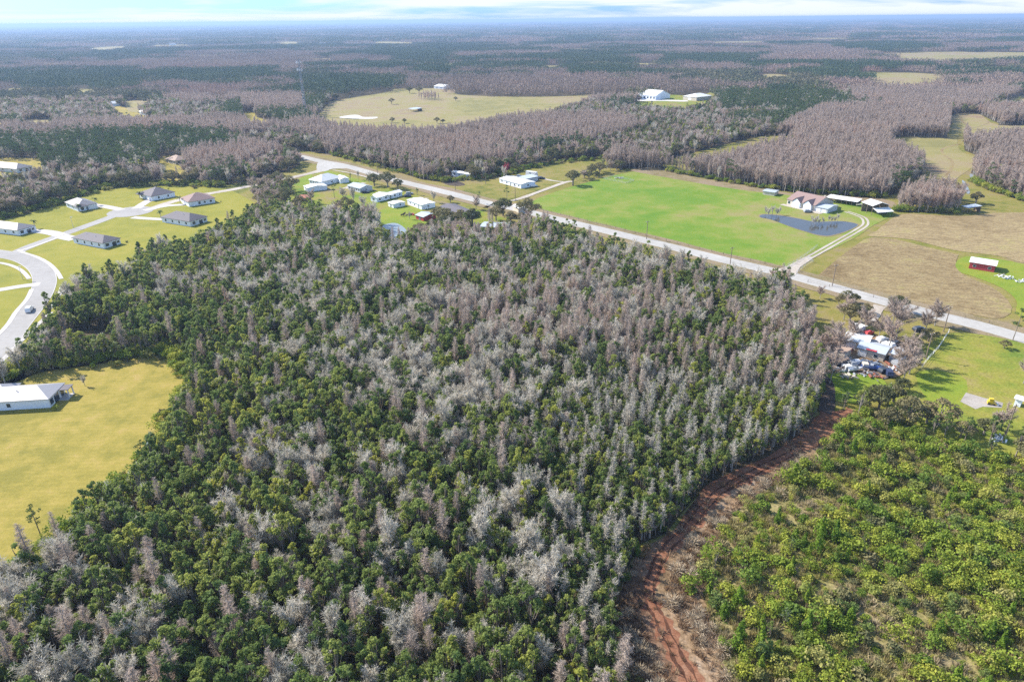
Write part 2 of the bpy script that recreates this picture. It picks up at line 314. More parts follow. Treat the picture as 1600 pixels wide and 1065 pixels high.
# far fields
FC = dict(
 central=[(489, 180), (512, 163), (522, 158), (610, 143), (618, 139), (704, 139), (717, 148), (800, 151), (871, 151), (927, 148), (998, 148), (1000, 158), (930, 160), (870, 166), (851, 174), (800, 178), (740, 190), (704, 197), (650, 199), (590, 198), (527, 192)],
 strip=[(380, 182), (400, 183), (461, 187), (450, 190), (390, 188)],
 estate=[(985, 153), (1025, 147), (1090, 150), (1128, 137), (1135, 140), (1125, 150), (1100, 160), (1060, 166), (1040, 165), (990, 160)],
 meadow=[(1342, 114), (1428, 114), (1479, 119), (1479, 125), (1393, 130), (1352, 121)],
 far1=[(1375, 84), (1464, 81), (1600, 82), (1800, 84), (1800, 92), (1600, 90), (1466, 95), (1403, 92)],
 right=[(1545, 154), (1600, 148), (1800, 146), (1800, 158), (1600, 157)],
 slit=[(1040, 252), (1110, 232), (1150, 222), (1200, 212), (1240, 214), (1240, 226), (1200, 238), (1160, 250), (1120, 260), (1080, 265), (1046, 266)], gap2=[(1484, 182), (1527, 177), (1562, 196), (1660, 193), (1660, 212), (1560, 221), (1515, 227), (1506, 210)], gap=[(1443, 272), (1441, 262), (1420, 250), (1398, 240), (1385, 226), (1403, 214), (1480, 216), (1484, 230)],
 suba=[(170, 168), (176, 163), (205, 172), (245, 176), (240, 184), (190, 178)], subb=[(90, 150), (107, 149), (105, 155), (88, 156)], subc=[(-30, 168), (6, 168), (5, 178), (8, 196), (-30, 200)],
 subd=[(380, 176), (400, 176), (398, 182), (380, 182)], leftyard=[(-30, 250), (70, 250), (68, 262), (-30, 270)], tanyard=[(250, 247), (290, 246), (290, 260), (255, 262)],
 fa=[(140, 76), (200, 72), (190, 77), (145, 79)], fb=[(240, 71), (290, 70), (290, 72), (240, 73)], fd=[(1110, 66), (1195, 65), (1195, 67), (1110, 68)])
for i_, (x_, y_, w_, h_) in enumerate([(60, 190, 26, 3), (130, 141, 22, 2), (215, 160, 20, 2.5), (345, 150, 18, 2), (30, 140, 18, 2), (330, 87, 26, .9), (500, 92, 22, 1), (610, 66, 30, .8), (900, 77, 30, .8), (1010, 100, 22, 1.2), (1220, 118, 30, 1.8), (1300, 60, 44, .7), (1520, 62, 50, .8), (1560, 106, 34, 1.8), (760, 58, 34, .6), (450, 66, 30, .7), (90, 100, 24, 1), (1440, 50, 50, .5), (860, 104, 18, 1.2), (700, 100, 16, 1)]):
    FC['clearing_%d' % i_] = [(x_ + w_ * math.cos(a_) * (1 + .25 * math.sin(a_ * 3 + i_)), y_ + h_ * math.sin(a_)) for a_ in [k_ * .628 for k_ in range(10)]]
for k in FC:
    if k in ('slit', 'gap', 'gap2'): continue
    cy = sum(p[1] for p in FC[k]) / len(FC[k]); q_ = []
    for p in FC[k]:
        if p[1] > cy:
            g_ = G(*p); a_, z_ = PX(np.array([[g_.x, g_.y]])); p = (p[0], p[1] + 11.5 * FPX / z_[0] * .98)
        q_.append(p)
    FC[k] = q_
FCM = dict(gap='field', central='field', estate='yard', meadow='field', far1='field', right='field', slit='grass', strip='lawn', suba='lawn', subb='lawn', subc='lawn', subd='lawn', leftyard='lawn', tanyard='lawn', fa='field', fb='field', fd='field')
for k, p in FC.items(): sheet('field', p, FCM.get(k, 'field'), n=4)
sheet('field_sand', [(530, 183), (548, 180), (560, 180), (568, 183), (590, 183), (580, 186), (540, 185)], 'sand')
sheet('drive', [(985, 155), (1000, 154), (1040, 156), (1072, 157), (1070, 159), (1030, 158), (990, 158)], 'sand')
# subdivision lawns, yards, pasture
LA = [(-300, 372), (0, 344), (60, 328), (101, 316), (142, 301), (187, 293), (253, 290), (304, 290), (342, 295), (362, 298), (400, 318), (430, 335), (420, 360), (330, 385), (250, 420), (200, 450), (130, 480), (105, 510), (70, 545), (10, 600), (-300, 900)]
sheet('lawn', LA, 'lawn2', n=3)
LB = [(-300, 700), (0, 590), (60, 582), (150, 567), (262, 552), (285, 570), (305, 600), (285, 640), (265, 700), (230, 780), (170, 850), (60, 930), (-100, 1040), (-400, 1200)]
sheet('lawn', LB, 'lawn', n=4)
sheet('yard_lawn', [(455, 290), (470, 280), (515, 266), (560, 278), (640, 302), (700, 317), (770, 335), (800, 350), (780, 385), (640, 395), (590, 370), (560, 330), (500, 330), (450, 330), (420, 320)], 'yard', n=3)
sheet('side_yard', [(690, 284), (735, 281), (780, 277), (838, 261), (870, 253), (945, 247), (960, 252), (900, 284), (850, 295), (800, 311), (770, 316), (700, 297)], 'grass', n=3)
sheet('bright_lawn', [(507, 268), (525, 270), (560, 281), (570, 285), (540, 288), (515, 280)], 'vivid'); sheet('bright_lawn', [(592, 330), (640, 322), (690, 345), (720, 370), (640, 385), (600, 360)], 'vivid'); sheet('bright_lawn', [(462, 283), (487, 272), (484, 288), (468, 292)], 'vivid')
PAS = [(828, 318), (880, 296), (930, 282), (975, 271), (1010, 268), (1060, 278), (1130, 290), (1210, 301), (1290, 306), (1375, 322), (1395, 335), (1365, 352), (1330, 375), (1265, 405), (1235, 421), (1195, 415), (1130, 400), (1050, 380), (950, 354), (880, 336)]
sheet('pasture', PAS, 'pasture', n=3)
sheet('dry_margin', [(985, 266), (1030, 262), (1079, 276), (1200, 296), (1251, 304), (1380, 311), (1400, 325), (1370, 320), (1290, 309), (1210, 303), (1130, 293), (1060, 281), (1010, 272)], 'tan', n=3)
sheet('field', [(1276, 432), (1300, 412), (1325, 392), (1350, 374), (1365, 371), (1400, 374), (1440, 384), (1498, 398), (1494, 407), (1493, 417), (1503, 428), (1522, 437), (1545, 446), (1562, 457), (1574, 468), (1581, 480), (1579, 490), (1567, 497), (1550, 498), (1500, 488), (1400, 467), (1330, 450), (1290, 440)], 'hay', smooth=False)
sheet('field', [(1358, 369), (1368, 362), (1395, 341), (1420, 334), (1500, 338), (1600, 332), (1900, 340), (1950, 430), (1640, 416), (1560, 400), (1490, 391), (1420, 374)], 'hay2', n=4)
sheet('bright_lawn', [(1493, 412), (1510, 401), (1560, 405), (1640, 420), (1800, 440), (1800, 540), (1640, 510), (1590, 493), (1588, 470), (1565, 450), (1520, 432), (1500, 425)], 'vivid', n=4)
COR = [(1415, 225), (1480, 217), (1490, 190), (1520, 180), (1545, 192), (1500, 208), (1500, 235), (1530, 250), (1500, 275), (1480, 285), (1445, 262), (1440, 240)]
sheet('field', COR, 'field', n=3)
sheet('ditch_water', [(1503, 283), (1507, 284), (1515, 298), (1514, 303), (1509, 300)], 'water2', n=3); sheet('ditch_water', [(1515, 273), (1519, 272), (1522, 279), (1517, 279)], 'water2', n=3)
for tr in ([(1500, 183), (1505, 191), (1519, 200)], [(1500, 225), (1475, 232), (1473, 240), (1488, 253), (1484, 268), (1476, 276)], [(1600, 208), (1540, 203), (1480, 203)]): ribbon('track', tr, 2.2, 'hay')
# main road, side road and drives
MAIN = [(400, 228), (437, 237), (475, 246), (501, 252), (542, 260), (615, 281), (686, 298), (760, 317), (773, 320), (808, 327), (876, 344), (947, 361), (1041, 384), (1130, 406), (1195, 421), (1223, 427), (1301, 449), (1377, 470), (1453, 490), (1530, 509), (1600, 529), (1720, 562), (1900, 615)]
ribbon('verge', MAIN, 19, 'tan', wobble=.1)
ribbon('road', MAIN, 8.6, 'asphalt', clear=8.5)
SIDE = [(512, 258), (500, 267), (463, 276), (430, 284), (400, 289), (360, 297), (320, 304), (279, 313), (255, 320), (232, 328)]
ribbon('dirt_road', SIDE, 6.5, 'shell', wobble=.12, clear=6)
sheet('road_junction', [(500, 252), (530, 259), (545, 263), (520, 264), (508, 268), (495, 266)], 'asphalt', n=3)
CURVE = [(-140, 660), (-60, 602), (0, 545), (25, 512), (50, 481), (65, 458), (70, 437), (62, 419), (42, 406), (15, 399), (-40, 392), (-120, 385)]
ribbon('street', CURVE, 8.4, 'asphalt2', clear=8, kerb=True)
BR = [(15, 400), (45, 386), (100, 366), (150, 348), (180, 337), (205, 330)]
ribbon('street', BR, 6.6, 'asphalt2', clear=6)
cu = G(204, 331); sheet('street', [(cu.x + 12.5 * math.cos(a * math.pi / 10), cu.y + 12.5 * math.sin(a * math.pi / 10)) for a in range(20)], 'asphalt2', smooth=False, px=False)
for d, w in (([(190, 328), (165, 323), (143, 320)], 5.5), ([(213, 326), (225, 318), (237, 311)], 5.5), ([(225, 329), (260, 322), (290, 320)], 4.5), ([(207, 340), (235, 342), (256, 343)], 4.5), ([(97, 368), (75, 363), (50, 361)], 6.5), ([(95, 369), (108, 372), (118, 374)], 7),
             ([(63, 444), (30, 448), (0, 453), (-80, 465)], 4.6), ([(570, 286), (552, 290), (538, 295)], 4.5), ([(577, 278), (545, 270), (520, 266)], 2.), ([(800, 314), (820, 308), (850, 297), (884, 285), (896, 284)], 3.6), ([(640, 318), (655, 314), (668, 310)], 3), ([(1375, 478), (1365, 490), (1360, 502)], 4.5), ([(884, 285), (860, 282), (842, 277)], 2.5)):
    ribbon('driveway', d, w, 'concrete' if d[0][0] < 300 else 'shell', wobble=0 if d[0][0] < 300 else .12, clear=w * .8)
PD = [(1226, 424), (1250, 410), (1273, 398), (1312, 376), (1340, 360), (1352, 351), (1350, 342), (1338, 336), (1322, 331)]
for s in (-1, 1):
    P = spline([G(*p) for p in PD], 6); Q = []
    for i, p in enumerate(P):
        d = (P[min(i + 1, len(P) - 1)] - P[max(i - 1, 0)]).normalized(); Q.append(p + Vector((-d.y, d.x)) * s * 1.15)
    ribbon('wheel_track', Q, 1.25, 'shell', px=False, n=2, wobble=.15)
sheet('driveway', [(1205, 423), (1222, 419), (1240, 413), (1262, 402), (1270, 404), (1250, 418), (1243, 430), (1225, 430)], 'shell', n=3)
# pavements of the subdivision
for d in ([(28, 391), (40, 396), (58, 402), (75, 411), (88, 423), (96, 436)], [(97, 449), (94, 458), (86, 470), (78, 483)], [(80, 488), (55, 512), (28, 538), (0, 567), (-60, 620)], [(-30, 408), (0, 411), (20, 416), (35, 424), (46, 436)], [(50, 452), (42, 468), (25, 488), (10, 510), (-20, 540)], [(32, 392), (60, 383), (90, 372)]):
    ribbon('pavement', d, 1.7, 'concrete')
# water
POND = [(1190, 336), (1207, 336), (1230, 339), (1252, 343), (1266, 346), (1285, 347), (1305, 346), (1322, 347), (1340, 351), (1333, 357), (1318, 363), (1304, 367), (1292, 369), (1276, 367), (1262, 363), (1242, 357), (1220, 349), (1203, 343), (1188, 340)]
pc = np.mean(POND, 0)
sheet('pond_bank', [tuple(pc + (np.array(p) - pc) * np.array([1.025, 1.07])) for p in POND] , 'tan', n=3)
sheet('pond', POND, 'water', n=3)
sheet('pond', [(590, 358), (606, 350), (622, 350), (636, 362), (628, 378), (612, 386), (596, 376)], 'water2', n=3)
sheet('swamp', [(118, 520), (135, 500), (160, 506), (165, 540), (150, 552), (125, 545)], 'water3', n=3)
sheet('puddle', [(200, 738), (212, 722), (222, 716), (224, 724), (210, 740)], 'water2', n=3); sheet('puddle', [(227, 693), (236, 684), (240, 688), (232, 698)], 'water2', n=3)
sheet('ditch', [(688, 281), (700, 279), (715, 283), (727, 289), (712, 291), (696, 288)], 'mud', n=3)  # dark patch paints wet ground together with the shadow lying on it
# right hand property, scrub and red track
sheet('lot_grass', [(1430, 640), (1411, 650), (1380, 660), (1400, 610), (1430, 570), (1455, 535), (1490, 520), (1560, 528), (1640, 550), (1900, 640), (1900, 760), (1640, 720), (1500, 700), (1440, 690)], 'lot', n=3)
sheet('bright_lawn', [(1290, 575), (1330, 578), (1375, 590), (1385, 610), (1350, 630), (1300, 625), (1282, 600)], 'vivid', n=3)
sheet('bright_lawn', [(1430, 585), (1470, 580), (1510, 595), (1500, 640), (1460, 640)], 'vivid', n=3)
sheet('yard_dirt', [(1270, 555), (1300, 530), (1330, 520), (1420, 535), (1430, 560), (1400, 590), (1330, 582), (1285, 575)], 'scrubtan', n=3)
sheet('dark_track', [(1278, 640), (1290, 600), (1282, 585), (1300, 595), (1305, 620), (1300, 655)], 'mud', n=3)  # strip of dark brown track along the edge of the wood
SCRUB = [(1330, 640), (1400, 655), (1500, 700), (1640, 725), (1900, 770), (2600, 1100), (2200, 1500), (900, 1500), (960, 1060), (950, 940), (990, 870), (1040, 830), (1110, 760), (1200, 720), (1270, 670)]
WF = True
sheet('scrubland', SCRUB, 'scrub', n=3)
TAN = [(1320, 650), (1290, 690), (1250, 730), (1190, 770), (1150, 800), (1120, 840), (1105, 880), (1100, 920), (1110, 970), (1130, 1010), (1135, 1060), (1180, 1150), (1050, 1180), (1010, 1080), (975, 1010), (958, 950), (985, 890), (1020, 850), (1070, 815), (1110, 760), (1200, 715), (1265, 665)]
sheet('dry_scrub', TAN, 'scrubtan', n=3)
TRK = [(1330, 640), (1300, 658), (1268, 690), (1220, 717), (1165, 745), (1126, 768), (1098, 795), (1078, 822), (1043, 857), (1024, 889), (1014, 930), (1030, 967), (1053, 1015), (1079, 1061), (1120, 1130), (1180, 1230)]
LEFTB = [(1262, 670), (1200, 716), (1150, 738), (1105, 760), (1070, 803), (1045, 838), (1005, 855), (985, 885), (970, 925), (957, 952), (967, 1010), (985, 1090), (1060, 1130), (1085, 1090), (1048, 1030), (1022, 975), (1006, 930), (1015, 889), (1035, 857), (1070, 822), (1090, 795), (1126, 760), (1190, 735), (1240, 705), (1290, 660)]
sheet('red_earth', LEFTB, 'redshade', n=3)  # dark band between wood and track: damp soil plus painted forest shade
ribbon('dirt_track', TRK, 3.3, 'red', wobble=.6, n=14, clear=3.2)
ribbon('dirt_track', [(1300, 650), (1262, 675), (1225, 703), (1180, 727), (1140, 750), (1105, 775)], 6.5, 'red', wobble=.5)
for s_ in (-1, 1):
    P = spline([G(*p) for p in TRK], 10); Q = []
    for i, p in enumerate(P):
        d = (P[min(i + 1, len(P) - 1)] - P[max(i - 1, 0)]).normalized(); Q.append(p + Vector((-d.y, d.x)) * (s_ * .85 + .12 * math.sin(i * .7)))
    ribbon('wheel_rut', Q, .5, 'rut', px=False, n=2, wobble=.8)
sheet('dirt_patch', [(1270, 655), (1290, 648), (1310, 660), (1290, 690), (1255, 705), (1245, 685)], 'red', n=3)
sheet('red_earth', [(262, 552), (285, 560), (300, 580), (306, 610), (292, 590), (276, 568)], 'scrubtan', n=3)
sheet('red_earth', [(60, 540), (90, 552), (150, 560), (110, 566), (70, 562)], 'red', n=3)
# concrete slab lot
tag(sheet('concrete_slab', [(1500, 628), (1509, 614), (1536, 622), (1567, 630), (1565, 638), (1535, 636), (1524, 640)], 'slab', smooth=False), kind='structure')

# ------------------------------------------------------------------ plants: shapes
def arr_mesh(name, parts):
    """parts: [(verts Nx3, faces (K x 3 or 4), material)] -> one mesh"""
    V = []; F = []; MI = []; o = 0; ms = []
    for v, f, m in parts:
        if m not in ms: ms.append(m)
        V.append(v); F += [[i + o for i in q] for q in (f.tolist() if hasattr(f, 'tolist') else f)]; MI += [ms.index(m)] * len(f); o += len(v)
    me = bpy.data.meshes.new(name); me.from_pydata(np.concatenate(V).tolist(), [], F)
    for m in ms: me.materials.append(mt[m])
    if len(ms) > 1: me.polygons.foreach_set('material_index', MI)
    me.update(); return me
def unit(v): return v / np.maximum(np.linalg.norm(v, axis=-1, keepdims=True), 1e-9)
def leaves(P, Nrm, size, r, jitter=.7):
    n = len(P); nn = unit(Nrm + r.normal(0, jitter, (n, 3))); a = unit(np.cross(nn, r.normal(0, 1, (n, 3)))); b = np.cross(nn, a)
    s = size * r.uniform(.6, 1.4, (n, 1)); q = r.uniform(.6, 1, (n, 1))
    v = np.stack([P - a * s * .5, P + b * s * .5 * q, P + a * s * .5, P - b * s * .5 * q], 1).reshape(-1, 3)
    return v, np.arange(4 * n).reshape(n, 4)
def lobes_crown(r, cents, rads, n, size, flat=.8, thick=.45, jitter=.7):
    w = np.array(rads) ** 2; k = r.choice(len(cents), n, p=w / w.sum()); d = unit(r.normal(0, 1, (n, 3))); d[:, 2] = np.where(d[:, 2] < -.35, -d[:, 2], d[:, 2])
    rad = np.array(rads)[k][:, None] * (1 - thick * r.uniform(0, 1, (n, 1)) ** 1.5) * r.uniform(.88, 1.12, (n, 1))
    P = np.array(cents)[k] + d * rad * np.array([1, 1, flat]); return leaves(P, d, size, r, jitter)
def stem_arr(pts, rads, n=5):
    m = MB().tube(pts, rads, n, cap=False); return np.array(m.v), m.f
def strips(A, B, w, r):
    """thin tapering blades from A to B"""
    d = unit(B - A); s = unit(np.cross(d, r.normal(0, 1, A.shape))) * w * .5
    v = np.stack([A - s, A + s, B], 1).reshape(-1, 3); return v, np.arange(len(v)).reshape(-1, 3)
def t_green(seed, h=9.5, w=2.6, n=860):
    r = np.random.default_rng(seed); k = r.integers(10, 16); cs = [(0, 0, h - w * .55)]; rs = [w * .34]
    for i in range(k):
        a = r.uniform(0, 6.28); d = w * r.uniform(.3, .95); z = h * (1 - .5 * (d / w) ** 1.5 * r.uniform(.5, 1.1)) - w * .2 - (i % 3) * .5; cs.append((math.cos(a) * d, math.sin(a) * d, z)); rs.append(w * r.uniform(.16, .4))
    tr = stem_arr([(0, 0, -.2), (r.normal(0, .15), r.normal(0, .15), h * .4), (r.normal(0, .3), r.normal(0, .3), h * .85)], [.2, .14, .05]); tp = [(tr[0], tr[1], 'bark')]
    cv, cf = lobes_crown(r, cs, rs, n, .34, 1.1, .95, .75); cr = [(cv, cf, 'leaf')]
    for c in cs[1:]:
        b = stem_arr([(0, 0, h * .35), (c[0] * .5, c[1] * .5, c[2] * .7), c], [.08, .06, .02], 3); cr.append((b[0], b[1], 'bark'))
    if seed % 4 == 0:
        A = cv[::7][:90]; D = unit(A - np.array([0, 0, h * .5]) + r.normal(0, .8, A.shape)); v, f = strips(A, A + D * .7, .10, r); cr.append((v, f, 'twig'))
    return tp, cr
def t_bare(seed, h=10, w=3, twigs=900, mat='twig', up=.75):
    r = np.random.default_rng(seed); tp = stem_arr([(0, 0, -.2), (r.normal(0, .2), r.normal(0, .2), h * .4), (r.normal(0, .4), r.normal(0, .4), h * .78)], [.2, .15, .05]); cr = []
    A = []; D = []; nb = 15
    for i in range(nb):
        z0 = h * r.uniform(.28, .7); a = i * 2.4 + r.uniform(-.4, .4); out = w * r.uniform(.55, 1.05) * (1.15 - .4 * z0 / h); ln = h * r.uniform(.18, .34) * up
        p0 = np.array([0, 0, z0]); p1 = p0 + np.array([math.cos(a) * out * .5, math.sin(a) * out * .5, ln * .6]); p2 = p0 + np.array([math.cos(a) * out, math.sin(a) * out, min(ln * 1.25, h - z0)])
        s = stem_arr([p0, p1, p2], [.09, .06, .02], 3); cr.append((s[0], s[1], 'barkg' if mat == 'twig' else 'bark'))
        m = twigs // nb; t = r.uniform(.15, 1, (m, 1)); A.append(np.where(t < .5, p0 + (p1 - p0) * t * 2, p1 + (p2 - p1) * (t * 2 - 1))); D.append(np.repeat((p2 - p0)[None], m, 0))
    A = np.concatenate(A); D = unit(unit(np.concatenate(D)) + r.normal(0, .75, (len(A), 3)) + [0, 0, .25]); L_ = r.uniform(.5, 1.35, (len(A), 1))
    v, f = strips(A, A + D * L_ * .85, .12, r); cr.append((v, f, mat))
    A2 = A + D * L_ * r.uniform(.3, .9, (len(A), 1)); D2 = unit(D + r.normal(0, .6, D.shape)); v, f = strips(A2, A2 + D2 * .6, .10, r); cr.append((v, f, mat))
    return [(tp[0], tp[1], 'barkg')], cr
def t_cyp(seed, h=13.5, w=1.5, twigs=620, mat='twigc'):
    r = np.random.default_rng(seed); lean = r.normal(0, .25, 2); tp = stem_arr([(0, 0, -.2), (lean[0] * .4, lean[1] * .4, h * .45), (lean[0], lean[1], h)], [.26, .15, .03])
    z = h * (1 - .72 * r.uniform(0, 1, twigs) ** .8); a = r.uniform(0, 6.28, twigs); prof = np.sqrt(np.clip((h - z) / (h * .38), .05, 1)) * w * np.where(z < h * .4, .75, 1)
    lob = .65 + .45 * np.sin(a * 3 + z * 1.7 + seed); A = np.stack([lean[0] * z / h, lean[1] * z / h, z], 1); D = np.stack([np.cos(a), np.sin(a), r.uniform(.0, .75, twigs)], 1)
    st = r.uniform(0, .7, (twigs, 1)); B = A + D * (prof * lob)[:, None]; v, f = strips(A + (B - A) * st, B, .13, r)
    A2 = A + (B - A) * r.uniform(.4, .95, (twigs, 1)); D2 = unit(D + r.normal(0, .7, D.shape)); v2, f2 = strips(A2, A2 + D2 * .6, .115, r)
    return [(tp[0], tp[1], 'barkg')], [(v, f, mat), (v2, f2, mat)]
def t_pine(seed, h=14, w=2.3, n=620, mat='leafp'):
    r = np.random.default_rng(seed); tp = stem_arr([(0, 0, -.2), (r.normal(0, .15), r.normal(0, .15), h * .5), (0, 0, h * .97)], [.22, .15, .04]); cs = []; rs = []; cr = []
    for i in range(13):
        z = h * r.uniform(.48, .98); a = i * 2.4; d = w * r.uniform(.3, 1) * min(1, (h - z) / (h * .25) + .15); cs.append((math.cos(a) * d, math.sin(a) * d, z)); rs.append(r.uniform(.6, 1.1))
        s = stem_arr([(0, 0, z - .6), cs[-1]], [.05, .02], 3); cr.append((s[0], s[1], 'bark'))
    v, f = lobes_crown(r, cs, rs, n, .38, .6, .7, 1.2); cr.append((v, f, mat)); return [(tp[0], tp[1], 'bark')], cr
def t_oak(seed, h=9.5, w=5.2, n=1500, mat='leafo'):
    r = np.random.default_rng(seed); tp = stem_arr([(0, 0, -.2), (0, 0, h * .22), (r.normal(0, .3), r.normal(0, .3), h * .5)], [.45, .38, .2], 6); cs = [(0, 0, h * .7)]; rs = [w * .45]; cr = []
    for i in range(13):
        a = i * 2.4 + r.uniform(-.3, .3); d = w * r.uniform(.35, .78); z = h * (.78 - .38 * (d / w) ** 1.2) * r.uniform(.85, 1.1); cs.append((math.cos(a) * d, math.sin(a) * d, z)); rs.append(w * r.uniform(.22, .36))
        s = stem_arr([(0, 0, h * .25), (cs[-1][0] * .5, cs[-1][1] * .5, z * .8), cs[-1]], [.2, .13, .04], 4); cr.append((s[0], s[1], 'bark'))
    v, f = lobes_crown(r, cs, rs, n, .55, .8, .35); cr.append((v, f, mat)); return [(tp[0], tp[1], 'bark')], cr
def t_bush(seed, h=2.2, w=1.6, n=420, mat='leafy', size=.3):
    r = np.random.default_rng(seed); cs = []; rs = []; cr = []
    for i in range(6):
        a = r.uniform(0, 6.28); d = w * r.uniform(.1, .65); z = h * r.uniform(.25, .7); cs.append((math.cos(a) * d, math.sin(a) * d, z)); rs.append(w * r.uniform(.35, .6))
    st = MB()
    for c in cs: st.tube([(0, 0, -.1), c], [.05, .02], 3, cap=False)
    v, f = lobes_crown(r, cs, rs, n, size, .9, .4); return [(np.array(st.v), st.f, 'bark')], [(v, f, mat)]
def t_cone(seed, h=4.6, w=1.5, n=560):
    r = np.random.default_rng(seed); tp = stem_arr([(0, 0, -.1), (0, 0, h * .95)], [.09, .02], 4); z = h * (1 - .92 * r.uniform(0, 1, n) ** .65); a = r.uniform(0, 6.28, n)
    ra = w * ((h - z) / h) ** .75 * (.72 + .3 * np.sin(a * 3 + z * 2.3 + seed)) * r.uniform(.55, 1.05, n); d = np.stack([np.cos(a), np.sin(a), np.full(n, .5)], 1)
    v, f = leaves(np.stack([np.cos(a) * ra, np.sin(a) * ra, z], 1), d, .3, r); return [(tp[0], tp[1], 'bark')], [(v, f, 'leafy2')]
def t_deadbush(seed): 
    r = np.random.default_rng(seed); st = MB().tube([(0, 0, -.1), (0, 0, .8)], [.06, .03], 4, cap=False); n = 260
    d = unit(r.normal(0, 1, (n, 3)) + [0, 0, .9]); A = d * r.uniform(.2, 1.1, (n, 1)) * [1.3, 1.3, 1.6]; v, f = strips(A, A + unit(d + r.normal(0, .4, d.shape)) * .8, .09, r)
    return [(np.array(st.v), st.f, 'barkg')], [(np.abs(v * [0, 0, 1]) + v * [1, 1, 0], f, 'twigw')]
def t_palm(seed, h=5):
    r = np.random.default_rng(seed); tp = stem_arr([(0, 0, -.1), (.1, 0, h * .5), (.05, .05, h)], [.17, .14, .12], 6); V = []; F = []; o = 0
    for i in range(14):
        a = i * 2.4; up = r.uniform(-.1, .8); ln = r.uniform(1.9, 2.5); pr = None
        for k in range(6):
            t = k / 5; p = np.array([.05 + math.cos(a) * ln * t, .05 + math.sin(a) * ln * t, h + ln * (up * t - .75 * t * t)]); wd = .34 * math.sin(math.pi * min(.95, t + .12)) + .03; s = np.array([-math.sin(a), math.cos(a), 0]) * wd
            V += [p - s - [0, 0, wd * .6], p, p + s - [0, 0, wd * .6]]
            if k: b = o + 3 * k; F += [[b - 3, b - 2, b + 1, b], [b - 2, b - 1, b + 2, b + 1]]
        o += 18
    return [(tp[0], tp[1], 'barkg')], [(np.array(V), F, 'palmleaf')]
def t_tuft(seed, mat='tuft', n=60):
    r = np.random.default_rng(seed); a = r.uniform(0, 6.28, n); A = np.stack([np.cos(a), np.sin(a), np.zeros(n)], 1) * r.uniform(0, .35, (n, 1)); B = A * r.uniform(1.3, 2.3, (n, 1)) + np.stack([r.normal(0, .1, n), r.normal(0, .1, n), r.uniform(.35, .85, n)], 1)
    v, f = strips(A, B, .13, r); return [], [(v, f, mat)]
def patch(kind, seed, S_=44, sp=5.6):
    """a block of far woodland: separate small crowns standing side by side"""
    r = np.random.default_rng(seed); P = []; N = []; Z = []; tall = []; n = int(S_ / sp)
    mats = {'cy': 'farcy', 'pi': 'farpine', 'ok': 'faroak'}; V = []; F = []; o = 0
    for i in range(n):
        for j in range(n):
            x = (i + .5 + r.uniform(-.45, .45)) * sp - S_ / 2; y = (j + .5 + r.uniform(-.45, .45)) * sp - S_ / 2
            if kind == 'cy': h = r.uniform(10.5, 14.5); w = r.uniform(1.5, 2.4); m = 34; z = h * (1 - .8 * r.uniform(0, 1, m) ** .9); ra = w * np.sqrt(np.clip((h - z) / (h * .4), .08, 1))
            elif kind == 'pi': h = r.uniform(11, 17); w = r.uniform(2, 3); m = 34; z = h * (1 - .55 * r.uniform(0, 1, m)); ra = w * np.sqrt(np.clip(1 - ((z / h - .72) / .3) ** 2, .05, 1))
            else: h = r.uniform(7.5, 12); w = r.uniform(3, 4.6); m = 44; z = h * (1 - .65 * r.uniform(0, 1, m)); ra = w * np.sqrt(np.clip(1 - ((z / h - .6) / .42) ** 2, .05, 1))
            a = r.uniform(0, 6.28, m); ra = ra * r.uniform(.5, 1.05, m); d = np.stack([np.cos(a), np.sin(a), np.full(m, .6)], 1); p = np.stack([x + np.cos(a) * ra, y + np.sin(a) * ra, z], 1)
            v, f = leaves(p, d, {'cy': 1.15, 'pi': 1.3, 'ok': 1.7}[kind], r, .6); 
            if kind == 'cy': v = p.repeat(4, 0) + (v - p.repeat(4, 0)) * [.8, .8, 1.5]
            V.append(v); F += (f + o).tolist(); o += len(v)
    return [], [(np.concatenate(V), F, mats[kind])]

TPL = dict(
 slender_bare_tree=[t_cyp(350 + i, 7.8 + i % 4 * .6, .85 + i % 3 * .25, 200, 'twigs') for i in range(8)],
 evergreen_tree=[t_green(100 + i, 8.0 + i % 4 * .9, 1.45 + i % 3 * .33) for i in range(12)],
 bare_tree=[t_bare(200 + i, 8.4 + i % 4 * .8, 1.65 + i % 3 * .35) for i in range(12)],
 bare_cypress=[t_cyp(300 + i, 11.2 + i % 4 * 1.1, 1.3 + i % 3 * .3) for i in range(8)],
 budding_tree=[t_bare(250 + i, 8.5 + i % 3, 2.9 + i % 3 * .4, 1700, 'twigc') for i in range(6)],
 pine_tree=[t_pine(400 + i, 12 + i % 3 * 1.5) for i in range(6)],
 oak_tree=[t_oak(500 + i, 8.5 + i % 3 * 1., 4.4 + i % 3 * .6) for i in range(6)],
 shrub=[t_bush(600 + i, 1.9 + i % 3 * .5, 1.4 + i % 3 * .35) for i in range(6)] + [t_bush(640, 1.6, 1.5, 380, 'leafo', .28), t_bush(641, 2.2, 1.3, 380, 'leaf', .3)],
 young_pine=[t_cone(700 + i, 3.8 + i % 3 * .9, 1.25 + i % 2 * .35) for i in range(5)],
 bare_shrub=[t_deadbush(800 + i) for i in range(3)],
 tussock=[t_tuft(900 + i) for i in range(3)], brown_tussock=[t_tuft(910 + i, 'tuftb', 34) for i in range(3)])
IND = {}; COL = {}
for k, ts in TPL.items():
    c = bpy.data.collections.new('kinds_' + k); COL[k] = c; IND[k] = []
    for i, (tp, cr) in enumerate(ts):
        j = arr_mesh(k, tp + cr); o = bpy.data.objects.new('%s_form_%02d' % (k, i), j); c.objects.link(o)
        IND[k].append((arr_mesh('trunk', tp), arr_mesh('crown', cr)) if tp else None)
